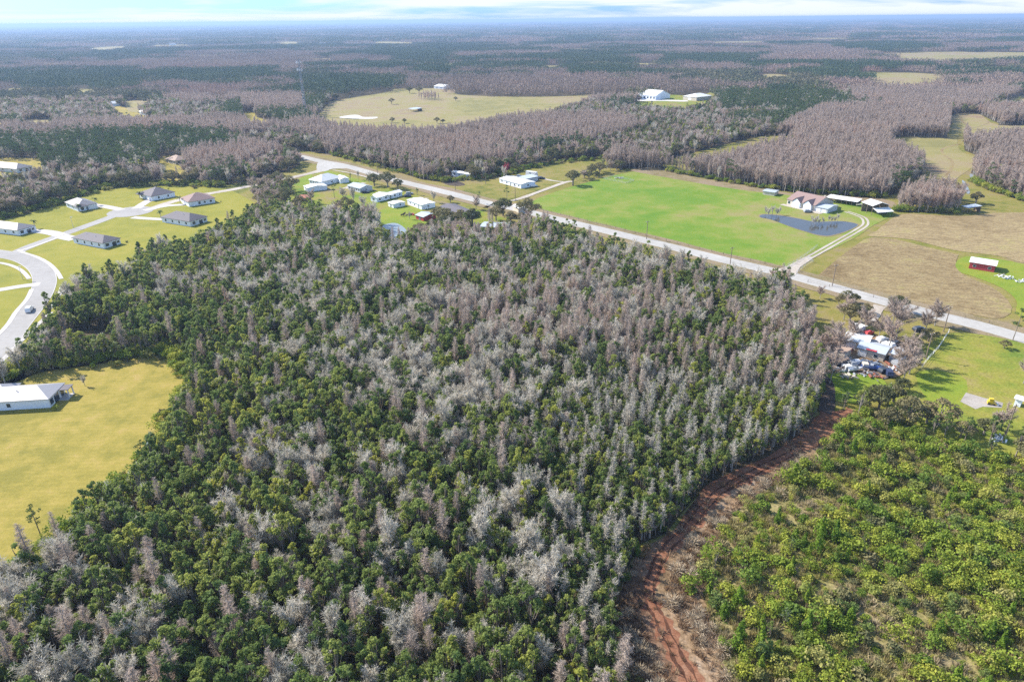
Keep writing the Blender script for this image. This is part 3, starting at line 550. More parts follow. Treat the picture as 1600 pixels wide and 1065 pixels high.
for k, nm in (('cy', 'cypress_wood'), ('pi', 'pine_wood'), ('ok', 'oak_wood')):
    c = bpy.data.collections.new('kinds_' + nm); COL[nm] = c
    for i in range(4): c.objects.link(bpy.data.objects.new('%s_form_%02d' % (nm, i), arr_mesh(nm, patch(k, 50 + i)[1])))

def scatter_group(coll):
    g = bpy.data.node_groups.new('scatter_' + coll.name, 'GeometryNodeTree'); g.is_modifier = True
    g.interface.new_socket('Geometry', in_out='INPUT', socket_type='NodeSocketGeometry'); g.interface.new_socket('Geometry', in_out='OUTPUT', socket_type='NodeSocketGeometry')
    n = g.nodes.new; gi = n('NodeGroupInput'); go = n('NodeGroupOutput'); ip = n('GeometryNodeInstanceOnPoints'); ci = n('GeometryNodeCollectionInfo'); ci.inputs['Collection'].default_value = coll; ci.inputs['Separate Children'].default_value = True; ci.inputs['Reset Children'].default_value = True
    def at(nm, ty): a = n('GeometryNodeInputNamedAttribute'); a.data_type = ty; a.inputs['Name'].default_value = nm; return a.outputs[0]
    l = g.links.new; l(gi.outputs[0], ip.inputs['Points']); l(ci.outputs[0], ip.inputs['Instance']); ip.inputs['Pick Instance'].default_value = True
    l(at('pick', 'INT'), ip.inputs['Instance Index']); l(at('turn', 'FLOAT_VECTOR'), ip.inputs['Rotation']); l(at('size', 'FLOAT_VECTOR'), ip.inputs['Scale']); l(ip.outputs[0], go.inputs[0]); return g
def scatter(name, coll, XY, turn, size, pick, label, cat, z=0.0):
    n = len(XY)
    if not n: return
    me = bpy.data.meshes.new(name); me.vertices.add(n); P = np.zeros((n, 3)); P[:, :2] = XY; P[:, 2] = z; me.vertices.foreach_set('co', P.ravel())
    T = np.zeros((n, 3)); T[:, 2] = turn; a = me.attributes.new('turn', 'FLOAT_VECTOR', 'POINT'); a.data.foreach_set('vector', T.ravel())
    Z = np.asarray(size, float); Z = np.repeat(Z[:, None], 3, 1) if Z.ndim == 1 else Z; a = me.attributes.new('size', 'FLOAT_VECTOR', 'POINT'); a.data.foreach_set('vector', np.ascontiguousarray(Z).ravel())
    a = me.attributes.new('pick', 'INT', 'POINT'); a.data.foreach_set('value', np.asarray(pick, np.int32)); me.update()
    o = link(name, me); md = o.modifiers.new('scatter', 'NODES'); md.node_group = scatter_group(coll); tag(o, label, cat, None, 'stuff'); return o

# ------------------------------------------------------------------ plants: where
BUILD = []          # (x, y, radius) kept free of trees; filled by the building list below
def blist(*pts):
    for px, py, r in pts: g = G(px, py); BUILD.append((g.x, g.y, r))
blist((140, 530, 9), (132, 548, 6), (152, 545, 6), (26, 361, 15), (127, 322, 14), (238, 306, 13), (309, 316, 15), (283, 347, 15), (147, 382, 15), (55, 628, 18), (499, 283, 12), (492, 297, 8), (533, 284, 7), (558, 296, 10), (600, 310, 16), (617, 320, 7), (655, 322, 10), (663, 341, 8), (710, 334, 12), (772, 360, 13), (805, 289, 14), (825, 283, 8), (832, 274, 8),
      (722, 276, 10), (1255, 321, 15), (1284, 328, 8), (1315, 318, 16), (1202, 305, 7), (1358, 330, 12), (1537, 420, 14), (1511, 329, 6), (1340, 550, 13), (1362, 560, 16), (1396, 562, 8), (1313, 557, 9), (1010, 155, 22), (1080, 156, 18), (810, 330, 6), (1372, 580, 8), (272, 254, 12), (20, 262, 22), (685, 137, 18), (643, 173, 10), (478, 180, 6))
def near_any(P):
    bad = np.zeros(len(P), bool)
    for x, y, r in BUILD: bad |= (P[:, 0] - x) ** 2 + (P[:, 1] - y) ** 2 < r * r
    for R, w in ROADS:
        lo = R.min(0) - w; hi = R.max(0) + w; m = np.where((P > lo).all(1) & (P < hi).all(1))[0]
        if len(m): d = np.min(((P[m][:, None] - R[None]) ** 2).sum(2), 1); bad[m] |= d < w * w
    return bad
def grid(box, sp, seed, jit=.42):
    r = np.random.default_rng(seed); x = np.arange(box[0], box[1], sp); y = np.arange(box[2], box[3], sp); X, Y = np.meshgrid(x, y); X = X + (np.arange(len(y)) % 2)[:, None] * sp * .5
    P = np.stack([X.ravel(), Y.ravel()], 1); return P + r.uniform(-jit, jit, P.shape) * sp, r
MAINW = [(-600, 1500), (-420, 1260), E_(-300, 1090, 6), E_(0, 892, 6), E_(60, 850, 6), E_(100, 815, 6), E_(150, 770, 6), E_(200, 748, 6), E_(245, 690, 5), (275, 670), (290, 640), (305, 600), (300, 575), (285, 560), (262, 548),
  (150, 570), (60, 582), (-80, 600), E_(0, 588, 4), E_(30, 545, 5), E_(60, 510, 6), E_(75, 480, 6), E_(90, 462, 7), E_(112, 440, 7), E_(135, 428, 7), E_(165, 424, 4), E_(190, 426, 6), E_(205, 400, 6), E_(235, 385, 6), E_(300, 378, 6), E_(350, 352, 6), E_(375, 340, 6), (405, 340), (425, 335), (455, 340), (540, 345), (575, 345), (592, 352), (594, 372), (606, 390), (640, 386), (700, 378), (745, 378), (800, 376),
  E_(850, 340, 8), E_(880, 350, 8), E_(950, 371, 8), E_(1000, 385, 8), E_(1100, 407, 8), E_(1150, 420, 8), E_(1190, 430, 8), (1222, 452), (1236, 485), (1262, 520), (1275, 560), (1284, 600), (1278, 640), (1262, 670), (1200, 714), (1150, 735), (1105, 757), (1066, 800), (1040, 835), (1000, 850), (985, 880), (970, 920), (955, 950), (965, 1010), (985, 1090), (1040, 1140), (1100, 1250), (1180, 1500)]
sheet('forest_floor', MAINW, 'floor', z=.012 + _z[0], smooth=False)
NF = [MAINW]
CYPN = [[(1400, 329), (1450, 333), (1497, 332), (1500, 316), (1455, 303), (1405, 315)]]
def ptype(P, px):
    """0 open, 1 main wood, 2 scrub, 3 cypress, 4 pine, 5 oak and mixed hardwood"""
    t = np.zeros(len(P), int); dom = inpoly(px, DOM) | (px[:, 1] > 460)
    sc_ = np.where(P[:, 1] > 3200, 2.6, 1.); rj = np.random.default_rng(8).normal(0, .035, len(P)); a = fbm(P[:, 0], P[:, 1] * 1.3, 210, 3) + rj; b = fbm(P[:, 0], P[:, 1] * 1.3, 260, 9) + rj; far = ~dom
    t[far] = np.where(a[far] > np.where((px[far, 0] < 700) & (px[far, 1] < 110), .60, .53), 3, np.where(b[far] > .48, 4, 5))
    for ty, poly in FTY: m = inpoly(px, poly) & far; t[m] = ty
    for p in FC.values(): t[inpoly(px, p)] = 0
    t[inpoly(px, MAINW)] = 1
    m = inpoly(px, SCRUB) & ~inpoly(px, MAINW); t[m] = 2
    for p in CYPN: t[inpoly(px, p)] = 3
    for p in GROVE: t[inpoly(px, p)] = 6
    return t
# the recognisable blocks of the middle distance (pixels of their ground)
FTY = [
 (3, [(470, 200), (600, 198), (700, 200), (830, 186), (960, 190), (1010, 205), (1000, 225), (900, 232), (800, 240), (700, 262), (620, 262), (560, 250), (515, 242), (500, 225), (430, 215), (400, 200)]),
 (5, [(520, 243), (560, 252), (620, 266), (690, 284), (735, 281), (800, 276), (870, 252), (945, 246), (1046, 262), (1110, 245), (1200, 230), (1250, 210), (1180, 200), (1090, 190), (1040, 200), (985, 215), (900, 236), (850, 244), (780, 262), (700, 270), (640, 262), (560, 244)]),
 (3, [(0, 205), (120, 200), (250, 197), (350, 192), (400, 195), (430, 215), (400, 222), (300, 214), (200, 216), (80, 222), (0, 226)]),
 (4, [(-200, 226), (80, 225), (200, 219), (330, 218), (350, 240), (300, 262), (200, 268), (120, 262), (50, 260), (-200, 250)]),
 (5, [(-300, 262), (60, 275), (200, 272), (330, 268), (330, 292), (253, 290), (187, 292), (140, 300), (60, 326), (0, 345), (-300, 370)]),
 (3, [(290, 250), (400, 236), (440, 250), (420, 265), (330, 278), (280, 272)]),
 (5, [(380, 270), (470, 240), (475, 255), (440, 275), (380, 286)]),
 (5, [(350, 222), (430, 216), (500, 226), (515, 240), (440, 238), (360, 234)]),
 (3, [(380, 155), (470, 155), (480, 178), (462, 184), (380, 182)]),
 (4, [(470, 128), (620, 126), (640, 140), (522, 157), (480, 155)]), (4, [(640, 112), (720, 110), (720, 120), (640, 122)]), 
 (3, [(712, 130), (830, 126), (950, 130), (1060, 134), (1090, 148), (1000, 148), (870, 151), (717, 148)]),
 (4, [(895, 112), (985, 112), (985, 122), (895, 122)]), (4, [(1040, 92), (1140, 90), (1180, 98), (1140, 106), (1040, 103)]),
 (5, [(980, 115), (1200, 115), (1300, 130), (1250, 145), (1130, 137), (1090, 128)]), (5, [(850, 172), (930, 165), (960, 175), (900, 190), (850, 188)]),
 (5, [(960, 175), (1040, 166), (1110, 160), (1250, 160), (1200, 190), (1090, 190), (1000, 205)]),
 (4, [(1110, 155), (1200, 148), (1290, 150), (1330, 165), (1310, 172), (1230, 178), (1130, 180)]),
 (3, [(1046, 268), (1200, 295), (1251, 303), (1377, 309), (1441, 272), (1441, 245), (1405, 219), (1479, 216), (1484, 180), (1400, 172), (1290, 175), (1240, 195), (1190, 232), (1110, 250)]),
 (3, [(1330, 150), (1450, 140), (1545, 145), (1550, 172), (1484, 178), (1330, 168)]),
 (3, [(1527, 177), (1700, 170), (1900, 180), (1900, 330), (1600, 315), (1522, 284), (1500, 208)]),
 (4, [(1280, 106), (1440, 106), (1500, 118), (1550, 125), (1550, 116), (1430, 112), (1350, 113), (1290, 116)]), (4, [(1300, 74), (1375, 72), (1372, 82), (1300, 80)]), (4, [(1375, 78), (1480, 76), (1480, 80), (1375, 83)]),
 (3, [(1470, 72), (1700, 70), (1700, 81), (1470, 80)]), (3, [(1200, 75), (1300, 78), (1370, 90), (1300, 104), (1200, 100)]), (3, [(1000, 68), (1200, 68), (1200, 74), (1000, 76)]),
 (3, [(200, 98), (600, 92), (620, 100), (400, 110), (150, 112)]), (4, [(240, 118), (420, 112), (460, 128), (250, 135)]), (4, [(580, 78), (720, 86), (700, 98), (580, 92)]),
 (3, [(250, 150), (380, 138), (400, 160), (330, 172), (260, 165)]), (5, [(0, 150), (200, 150), (350, 178), (350, 195), (0, 200)]), (4, [(0, 120), (240, 118), (240, 145), (0, 148)]),
]
# loose groves among the yards, woodland edges on the right
GROVE = [[(392, 292), (425, 284), (445, 288), (452, 312), (440, 330), (470, 338), (560, 345), (540, 352), (440, 350), (400, 345), (395, 310)], [(375, 288), (400, 282), (400, 287), (375, 293)], [(648, 366), (742, 352), (745, 378), (650, 384)], [(795, 345), (850, 352), (880, 372), (850, 378), (800, 378)],
  [(1420, 640), (1460, 655), (1540, 680), (1640, 715), (1640, 740), (1530, 715), (1450, 680), (1400, 672), (1340, 660), (1330, 640), (1380, 625)], [(980, 266), (945, 270), (905, 285), (900, 281), (940, 266), (975, 261)]]
def emit(store, kind, XY, r, lo=.8, hi=1.25):
    if not len(XY): return
    n = len(TPL[kind]); store.setdefault(kind, []).append(np.column_stack([XY, r.uniform(0, 6.28, len(XY)), r.uniform(lo, hi, len(XY)), r.integers(0, n, len(XY))]))
ST = {}
NEARMAX = 960.
# main wood
P, r = grid((-330, 260, 30, 420), 2.35, 1); px, dz = PX(P, 0); ok = inpoly(px, MAINW) & (px[:, 0] > -350) & (px[:, 0] < 1950) & ~near_any(P); P = P[ok]; px = px[ok]
cp = PX(P, 8.)[0]; x, y = cp[:, 0], cp[:, 1]
ga = lambda a, b, s, q=None: np.exp(-((x - a) / s) ** 2 - ((y - b) / (q or s)) ** 2)
pg = .16 + .20 * ga(620, 500, 170, 90) + .26 * ga(880, 540, 240, 120) + .16 * ga(520, 380, 200, 50) + .18 * ga(100, 950, 180, 130) + .10 * ga(700, 800, 300, 200) + .2 * ga(1050, 700, 160, 110) + .16 * ga(900, 400, 250, 40) - .4 * ga(200, 640, 130, 190) - .2 * ga(330, 560, 90, 120) - .2 * ga(1150, 500, 90, 80)
pg += (fbm(P[:, 0], P[:, 1], 17, 5) - .5) * 1.3; pg = np.minimum(pg, .68)
pcy = .05 + .5 * ga(790, 480, 110, 50) + .4 * ga(1010, 520, 130, 70) + .75 * ga(1200, 640, 110, 90) + .55 * ga(1040, 790, 60, 60) + .5 * ga(930, 930, 70, 130) + .12 * ga(500, 960, 500, 110) + .6 * ga(1255, 540, 45, 110) + .45 * ga(720, 350, 90, 25)
u = r.uniform(0, 1, len(P)); isg = u < pg; cy = r.uniform(0, 1, len(P)) < pcy; isg |= cy & (r.uniform(0, 1, len(P)) < .75)
thin = r.uniform(0, 1, len(P)) < np.where(isg & cy, 1, .93)
edge = np.zeros(len(P), bool)
fine = np.clip((x - 760) / 160, 0, 1) * np.clip((y - 520) / 90, 0, 1) * np.clip((1000 - y) / 60, .25, 1) > r.uniform(0, 1, len(P))
SLIM = P[fine]; P = P[~fine]; isg = isg[~fine]; cy = cy[~fine]; thin = thin[~fine]
SLIM = np.concatenate([SLIM, SLIM + r.uniform(.9, 1.5, SLIM.shape) * r.choice([-1, 1], SLIM.shape)]); spx = PX(SLIM)[0]; SLIM = SLIM[inpoly(spx, MAINW) & ~near_any(SLIM)]; u = r.uniform(0, 1, len(SLIM)); sn = fbm(SLIM[:, 0], SLIM[:, 1], 13, 71)
emit(ST, 'slender_bare_tree', SLIM[u < .04 + .62 * sn], r, .7, 1.15); emit(ST, 'evergreen_tree', SLIM[u >= .04 + .62 * sn], r, .5, .85)
emit(ST, 'bare_cypress', P[isg & cy & thin], r, .68, 1.02); emit(ST, 'bare_tree', P[isg & ~cy & thin], r, .6, 1.2); emit(ST, 'evergreen_tree', P[~isg & thin], r, .54, 1.25)
# low growth beneath and at the wood's rim
P, r = grid((-330, 260, 60, 420), 4.2, 2); px, dz = PX(P); ok = inpoly(px, MAINW) & (px[:, 0] > -200) & (px[:, 0] < 1750) & ~near_any(P) & (r.uniform(0, 1, len(P)) < .55); UND = P[ok]
P, r = grid((-330, 260, 60, 420), 2.9, 12); px, dz = PX(P); ok = inpoly(px, MAINW) & (px[:, 0] > -200) & (px[:, 0] < 1750) & (px[:, 1] < 1300) & ~near_any(P); SAP = P[ok]
# scrubland
P, r = grid((20, 330, 30, 220), 1.8, 3); px, dz = PX(P); sc = inpoly(px, SCRUB) & ~inpoly(px, MAINW) & (px[:, 0] < 2000) & ~near_any(P); tn = inpoly(px, TAN)
nz = fbm(P[:, 0], P[:, 1], 16, 21); u = r.uniform(0, 1, len(P)); dn = np.clip((px[:, 0] - 1080) / 250, .25, 1)
m = sc & ~tn & (u < (nz * 1.9 + .14) * dn); emit(ST, 'shrub', P[m], r, .45, 1.3); ST['shrub'][-1][:, 3] = .42 + 1.25 * r.uniform(0, 1, int(m.sum())) ** 2.2
m2 = sc & ~tn & ~m & (u > .90) & (nz > .35); emit(ST, 'young_pine', P[m2], r, .7, 1.3)
m3 = sc & ~m & ~m2 & (u < .3) ; emit(ST, 'bare_shrub', P[m3], r, .6, 1.3)
m4 = sc & ~tn & ~m & ~m2 & ~m3 & (u > .87) & (nz > .45); emit(ST, 'evergreen_tree', P[m4], r, .35, .65)
P, r = grid((10, 330, 30, 220), 1.15, 4); px, dz = PX(P); sc = inpoly(px, SCRUB) & (px[:, 0] < 1750) & (px[:, 1] < 1200) & ~near_any(P) & (r.uniform(0, 1, len(P)) < .62); TUF = P[sc & ~inpoly(px, TAN)]
P, r = grid((10, 330, 30, 220), .8, 44); px, dz = PX(P); bz = (inpoly(px, TAN) | (inpoly(px, LEFTB) & ~inpoly(px, MAINW))) & (px[:, 1] < 1200) & (px[:, 0] < 1700); n_ = near_any(P); u = r.uniform(0, 1, len(P)); TUB = P[bz & (u < np.where(n_, .10, .62))]
# groves
for i, g in enumerate(GROVE):
    P, r = grid((-500, 700, 100, 620), 5.2, 30 + i); px, dz = PX(P); m = inpoly(px, g) & ~near_any(P); P = P[m]; u = r.uniform(0, 1, len(P))
    emit(ST, 'oak_tree', P[u < .4], r, .6, .95); emit(ST, 'budding_tree', P[(u >= .4) & (u < .65)], r, .7, .95); emit(ST, 'evergreen_tree', P[(u >= .65)], r, .6, 1)
# far woods as single trees out to NEARMAX
P, r = grid((-820, 900, 260, NEARMAX + 60), 3.1, 5); px, dz = PX(P); v = (px[:, 0] > -220) & (px[:, 0] < 1820) & (dz < NEARMAX) & (dz > 200); P = P[v]; px = px[v]
ty = ptype(P, px); bad = near_any(P); ty[bad] = 0; u = r.uniform(0, 1, len(P))
m = (ty == 3); emit(ST, 'bare_cypress', P[m & (u < .70)], r, .86, 1.04); emit(ST, 'budding_tree', P[m & (u > .70) & (u < .88)], r, .95, 1.2); emit(ST, 'evergreen_tree', P[m & (u > .985)], r, .7, 1.1)
m = (ty == 4); emit(ST, 'pine_tree', P[m & (u < .36)], r, .75, 1.15); emit(ST, 'oak_tree', P[m & (u > .95)], r, .6, 1); emit(ST, 'bare_tree', P[m & (u > .86) & (u < .95)], r, .8, 1.2)
m = (ty == 5); emit(ST, 'oak_tree', P[m & (u < .15)], r, .7, 1.15); emit(ST, 'evergreen_tree', P[m & (u > .15) & (u < .24)], r, .8, 1.3); emit(ST, 'bare_tree', P[m & (u > .24) & (u < .29)], r, .8, 1.25); emit(ST, 'budding_tree', P[m & (u > .29) & (u < .42)], r, .7, 1.1); emit(ST, 'bare_cypress', P[m & (u > .95)], r, .7, 1)
# far woods as blocks
far = {'cypress_wood': [], 'pine_wood': [], 'oak_wood': []}
for lo, hi, sp, sx, sz in ((NEARMAX - 10, 3200, 38, 1., 1.), (3200, 9000, 105, 2.9, 1.25), (9000, 26000, 300, 8.2, 1.6)):
    P, r = grid((-hi * .95, hi * .95, lo * .75, hi), sp, int(hi), .12); px, dz = PX(P); v = (px[:, 0] > -200) & (px[:, 0] < 1800) & (dz >= lo) & (dz < hi); P = P[v]; px = px[v]
    ty = ptype(P, px); ty[near_any(P)] = 0
    for k, nm in ((3, 'cypress_wood'), (4, 'pine_wood'), (5, 'oak_wood')):
        Q = P[ty == k]; s = r.uniform(.9, 1.12, len(Q)); far[nm].append(np.column_stack([Q, r.integers(0, 4, len(Q)) * math.pi / 2 + r.uniform(-.2, .2, len(Q)), s * sx, s * sx, s * sz, r.integers(0, 4, len(Q))]))
for nm, a in far.items():
    a = np.concatenate(a); scatter(nm, COL[nm], a[:, :2], a[:, 2], a[:, 3:6], a[:, 6], {'cypress_wood': 'far-off leafless pinkish grey cypress woods reaching to the horizon', 'pine_wood': 'far-off dark green pine woods reaching to the horizon', 'oak_wood': 'far-off olive and brown hardwood woods reaching to the horizon'}[nm], 'woodland')

# ------------------------------------------------------------------ single plants standing in the open (their own label each)
SOLO = [  # kind, px, py of the base, scale, label
 ('evergreen_tree', 688, 0, 0, ''),
]
SOLO = [('pine_tree', 523, 310, .82, 'lone pine behind the white hip roofed house'), ('oak_tree', 585, 291, .62, 'round oak between the grey cottage and the road'), ('oak_tree', 606, 293, .7, 'broad oak between the gabled white house and the road'), ('oak_tree', 622, 296, .55, 'right hand oak of the roadside clump above the gabled white house'),
 ('evergreen_tree', 652, 305, .62, 'compact dark green tree on the lawn beside the road'), ('bare_tree', 678, 317, .85, 'leafless spreading tree beside the white flat roofed trailer'), ('oak_tree', 704, 317, .38, 'small rounded tree on the grass above the dark roofed mobile home'),
 ('pine_tree', 792, 312, .68, 'slim pine in front of the long white mobile home'), ('pine_tree', 749, 318, .5, 'small pine beside the road across from the ditch'), ('bare_tree', 744, 327, .9, 'pinkish leafless tree beside the road junction'), ('oak_tree', 786, 337, .72, 'dark oak at the corner where the drive meets the road'), ('oak_tree', 825, 344, .8, 'large dark oak at the wood edge beside the road'), ('oak_tree', 720, 352, .7, 'olive oak above the weathered dark trailer'), ('oak_tree', 700, 350, .62, 'oak at the lower end of the dark roofed mobile home'), ('bare_cypress', 770, 365, .8, 'pale pinkish cypress in front of the weathered dark trailer'), ('bare_cypress', 765, 356, .7, 'slim cypress beside the weathered dark trailer'),
 ('oak_tree', 895, 290, .74, 'round dark oak where the gravel drive meets the pasture'), ('oak_tree', 920, 281, .48, 'small oak in the hedge row behind the pasture corner'), ('oak_tree', 932, 277, .45, 'second small oak in the hedge row behind the pasture corner'), ('bare_tree', 787, 281, .9, 'pale leafless tree beside the red budding maple'), ('oak_tree', 805, 268, .7, 'olive oak at the wood edge behind the motorhome'),
 ('oak_tree', 1524, 318, .72, 'lone round oak on the grass beside the dark field shed'), ('oak_tree', 1400, 488, .62, 'dense dark round tree at the roadside beside the brown field'), ('bare_tree', 1392, 516, 1.15, 'large pinkish leafless tree behind the junk yard'), ('bare_tree', 1460, 509, 1.15, 'pinkish leafless tree between the road and the fence line'), ('bare_tree', 1445, 520, .9, 'second leafless tree beside the fence line'), ('oak_tree', 1327, 505, .62, 'olive tree behind the junk yard beside the road'), ('bare_tree', 1318, 500, 1.05, 'pale leafless tree beside the olive roadside tree'), ('bare_tree', 1300, 545, 1.1, 'pinkish leafless tree at the left side of the junk yard'), ('bare_tree', 1308, 560, 1., 'leafless tree leaning over the junk cars'), ('bare_tree', 1290, 560, 1.1, 'pale leafless tree where the wood meets the junk yard'), ('bare_tree', 1388, 545, 1.15, 'large leafless tree over the silver barn roofs'), ('bare_tree', 1372, 530, .9, 'leafless tree behind the silver barn roofs'), ('bare_tree', 1420, 585, 1.1, 'pinkish leafless tree at the right side of the junk yard'), ('bare_tree', 1410, 598, .9, 'leafless tree beside the yard fence'), ('bare_tree', 1400, 580, .8, 'pinkish leafless tree beside the scrap cars'),
 ('oak_tree', 1395, 628, .75, 'olive brown oak below the junk yard lawn'), ('oak_tree', 1375, 632, .7, 'olive brown oak beside the junk yard lawn'), ('oak_tree', 1348, 640, .58, 'dark green oak at the head of the red track'), ('oak_tree', 1408, 612, .6, 'brownish oak along the yard fence'), ('evergreen_tree', 1318, 640, .75, 'bright green tree at the head of the red track'), ('pine_tree', 1582, 532, .8, 'pine by the road at the right edge of the photo'), ('pine_tree', 1610, 536, .8, 'pine half out of the right edge of the photo'), ('oak_tree', 1568, 545, .3, 'low dark bush beside the roadside pine'), ('oak_tree', 1450, 533, .4, 'small golden bush beside the leafless roadside tree'), ('bare_tree', 1281, 466, .62, 'pinkish leafless shrub tree beside the road at the lot corner'), ('oak_tree', 1310, 474, .3, 'small round bush by the road'), ('oak_tree', 1322, 472, .4, 'bushy olive tree by the road'), ('oak_tree', 1334, 474, .42, 'bushy golden green tree by the road'), ('bare_tree', 1206, 447, .8, 'pinkish leafless tree at the corner of the wood by the road'), ('oak_tree', 1352, 490, .35, 'low bush beside the junk yard drive'),
 ('bare_tree', 1563, 672, .9, 'leafless tree below the concrete slab'), ('oak_tree', 1536, 680, .6, 'brown oak below the concrete slab'), ('bare_tree', 1598, 600, .7, 'leafless tree at the right edge beside the lot'),
 ('pine_tree', 228, 727, .62, 'small crooked pine at the lawn edge beside the puddles'), ('pine_tree', 300, 632, .62, 'thin pine leaning over the lawn edge'), ('pine_tree', 66, 842, .62, 'small pine on the lawn edge in the lower left'), ('bare_tree', 133, 603, .42, 'small bare sapling on the lawn beside the big white roofed house'), ('shrub', 88, 640, .55, 'small dark shrub by the corner of the big white roofed house'), ('pine_tree', 41, 858, .38, 'sapling pine on the lawn edge in the lower left'),
 ('shrub', 1080, 927, 1.5, 'rounded olive bush standing alone beside the red dirt track'), ('evergreen_tree', 1253, 760, .62, 'round yellow green tree beside the dry scrub'), 
 ('oak_tree', 612, 163, .85, 'lone tree in the far field left of the shed'), ('oak_tree', 712, 158, .75, 'lone tree at the right side of the far field'), ('oak_tree', 640, 146, 1.1, 'dark oak at the back of the far field'), ('oak_tree', 655, 146, 1.05, 'second dark oak at the back of the far field'), ('oak_tree', 632, 193, .7, 'round oak at the near rim of the far field'), ('oak_tree', 613, 192, .7, 'left oak at the near rim of the far field'), ('oak_tree', 683, 193, .7, 'dark oak at the near rim of the far field'), ('oak_tree', 692, 193, .6, 'right hand dark oak at the near rim of the far field'),
 ('shrub', 198, 379, .6, 'dark shrub on the lawn right of the grey house'), ('shrub', 345, 316, .4, 'little shrub right of the brown roofed house'), ('shrub', 263, 296, .5, 'little shrub right of the far hip roofed house')]
SOLO += [('bare_tree', 487, 318, .9, 'pinkish leafless tree in front of the long low white shed'), ('bare_tree', 537, 318, 1.05, 'spreading leafless tree in front of the grey blue cottage'), ('bare_tree', 553, 322, 1.1, 'second spreading leafless tree in front of the grey blue cottage'), ('bare_tree', 568, 330, 1.1, 'pale leafless tree below the white carport'), ('oak_tree', 541, 332, .6, 'olive oak below the grey blue cottage'), ('evergreen_tree', 548, 283, .6, 'small green tree on the bright lawn right of the white hip roofed house'), ('bare_cypress', 583, 356, .85, 'leafless cypress at the left bank of the yard pond'), ('bare_cypress', 578, 350, .95, 'tall leafless cypress behind the yard pond bank'), ('bare_tree', 640, 343, .5, 'small leafless tree beside the red shed'), ('oak_tree', 686, 347, .62, 'olive tree at the right of the red shed'), ('oak_tree', 694, 356, .7, 'broad olive tree below the dark roofed mobile home'), ('oak_tree', 738, 350, .7, 'olive oak between the mobile home and the dark trailer'), ('oak_tree', 775, 345, .62, 'dark oak above the weathered dark trailer'), ('bare_tree', 700, 368, 1.0, 'pale leafless tree at the wood edge below the mobile home'), ('bare_tree', 560, 281, .6, 'small leafless tree beside the road left of the oak clump'), ('bare_tree', 578, 287, .95, 'leafless tree at the left end of the roadside oak clump'), ('oak_tree', 455, 300, .7, 'olive oak left of the long low white shed'), ('oak_tree', 470, 330, .75, 'dark green tree below the rusty shack'), ('oak_tree', 447, 322, .8, 'green oak left of the rusty shack'), ('oak_tree', 1345, 505, .55, 'olive tree behind the white roofed shed of the junk yard'), ('bare_tree', 1330, 535, 1.0, 'pinkish leafless tree hanging over the white barn roof'), ('bare_tree', 1350, 520, 1., 'leafless tree right of the small white roofed shed'), ('bare_tree', 1400, 530, 1.2, 'wide leafless tree beside the drive of the junk yard'), ('oak_tree', 1425, 545, .5, 'round tree between junk yard and fence line'), ('bare_tree', 1415, 572, 1.15, 'pinkish leafless tree right of the grey shed'), ('bare_tree', 1296, 600, 1.1, 'leafless tree at the wood corner beside the bright lawn')]
for i in range(26):  # cypress clump in the far field
    a = i * 2.4; SOLO.append(('bare_cypress', 671 + math.cos(a) * (3 + i * .55), 155 + math.sin(a) * (.3 + i * .1), .8, 'leafless cypress of the small clump standing in the far field'))
for i, (px, py) in enumerate([(1196, 336), (1200, 339), (1206, 337), (1213, 338), (1217, 336)]): SOLO.append(('bare_tree', px, py, .55, 'grey cypress of the clump at the left end of the pond'))
for i, (px, py) in enumerate([(1268, 349), (1273, 351), (1279, 351), (1285, 350), (1276, 348), (1294, 349), (1299, 348), (1304, 348), (1270, 352), (1308, 346)]): SOLO.append(('bare_tree', px, py, .42, 'low grey cypress on the pond bank below the brown roofed house'))
GRP = {'leafless cypress of the small clump standing in the far field': 'cypress clump in the far field', 'grey cypress of the clump at the left end of the pond': 'cypresses at the left end of the pond', 'low grey cypress on the pond bank below the brown roofed house': 'cypresses on the pond bank'}
PCAT = dict(slender_bare_tree='tree', budding_tree='tree', evergreen_tree='tree', bare_tree='tree', bare_cypress='tree', pine_tree='tree', oak_tree='tree', shrub='shrub', young_pine='tree', bare_shrub='shrub')
CNT = {}
def put(kind, x, y, turn, sc, var, label, group=None, zs=1.0):
    tm, cm = IND[kind][int(var) % len(IND[kind])]
    label = label if len(label.replace(',', '').split()) <= 16 else ' '.join(label.replace(' the ', ' ').split()[:16]); t = thing(kind, label, PCAT[kind], (x, y, 0), turn, group); t.scale = (sc, sc, sc * zs); link('trunk', tm, t); link('crown', cm, t); CNT[kind] = CNT.get(kind, 0) + 1
for i, (k, px, py, sc, lb) in enumerate(SOLO):
    g = G(px, py)
    if k == 'bare_tree' and ((px > 1200 and py > 420) or 'pinkish' in lb): k = 'budding_tree'
    if k == 'oak_tree' and 270 < py < 560: sc *= 1.65 if py < 375 and px < 900 else 1.3
    put(k, g.x, g.y, i * 1.3, sc, i, lb, GRP.get(lb))
KN = dict(slender_bare_tree='thin silvery tree', budding_tree='pinkish leafless tree', evergreen_tree='leafy evergreen', bare_tree='grey leafless tree', bare_cypress='leafless cypress', pine_tree='green pine', oak_tree='olive oak', shrub='yellow green shrub', young_pine='conical young pine', bare_shrub='pale bare shrub')
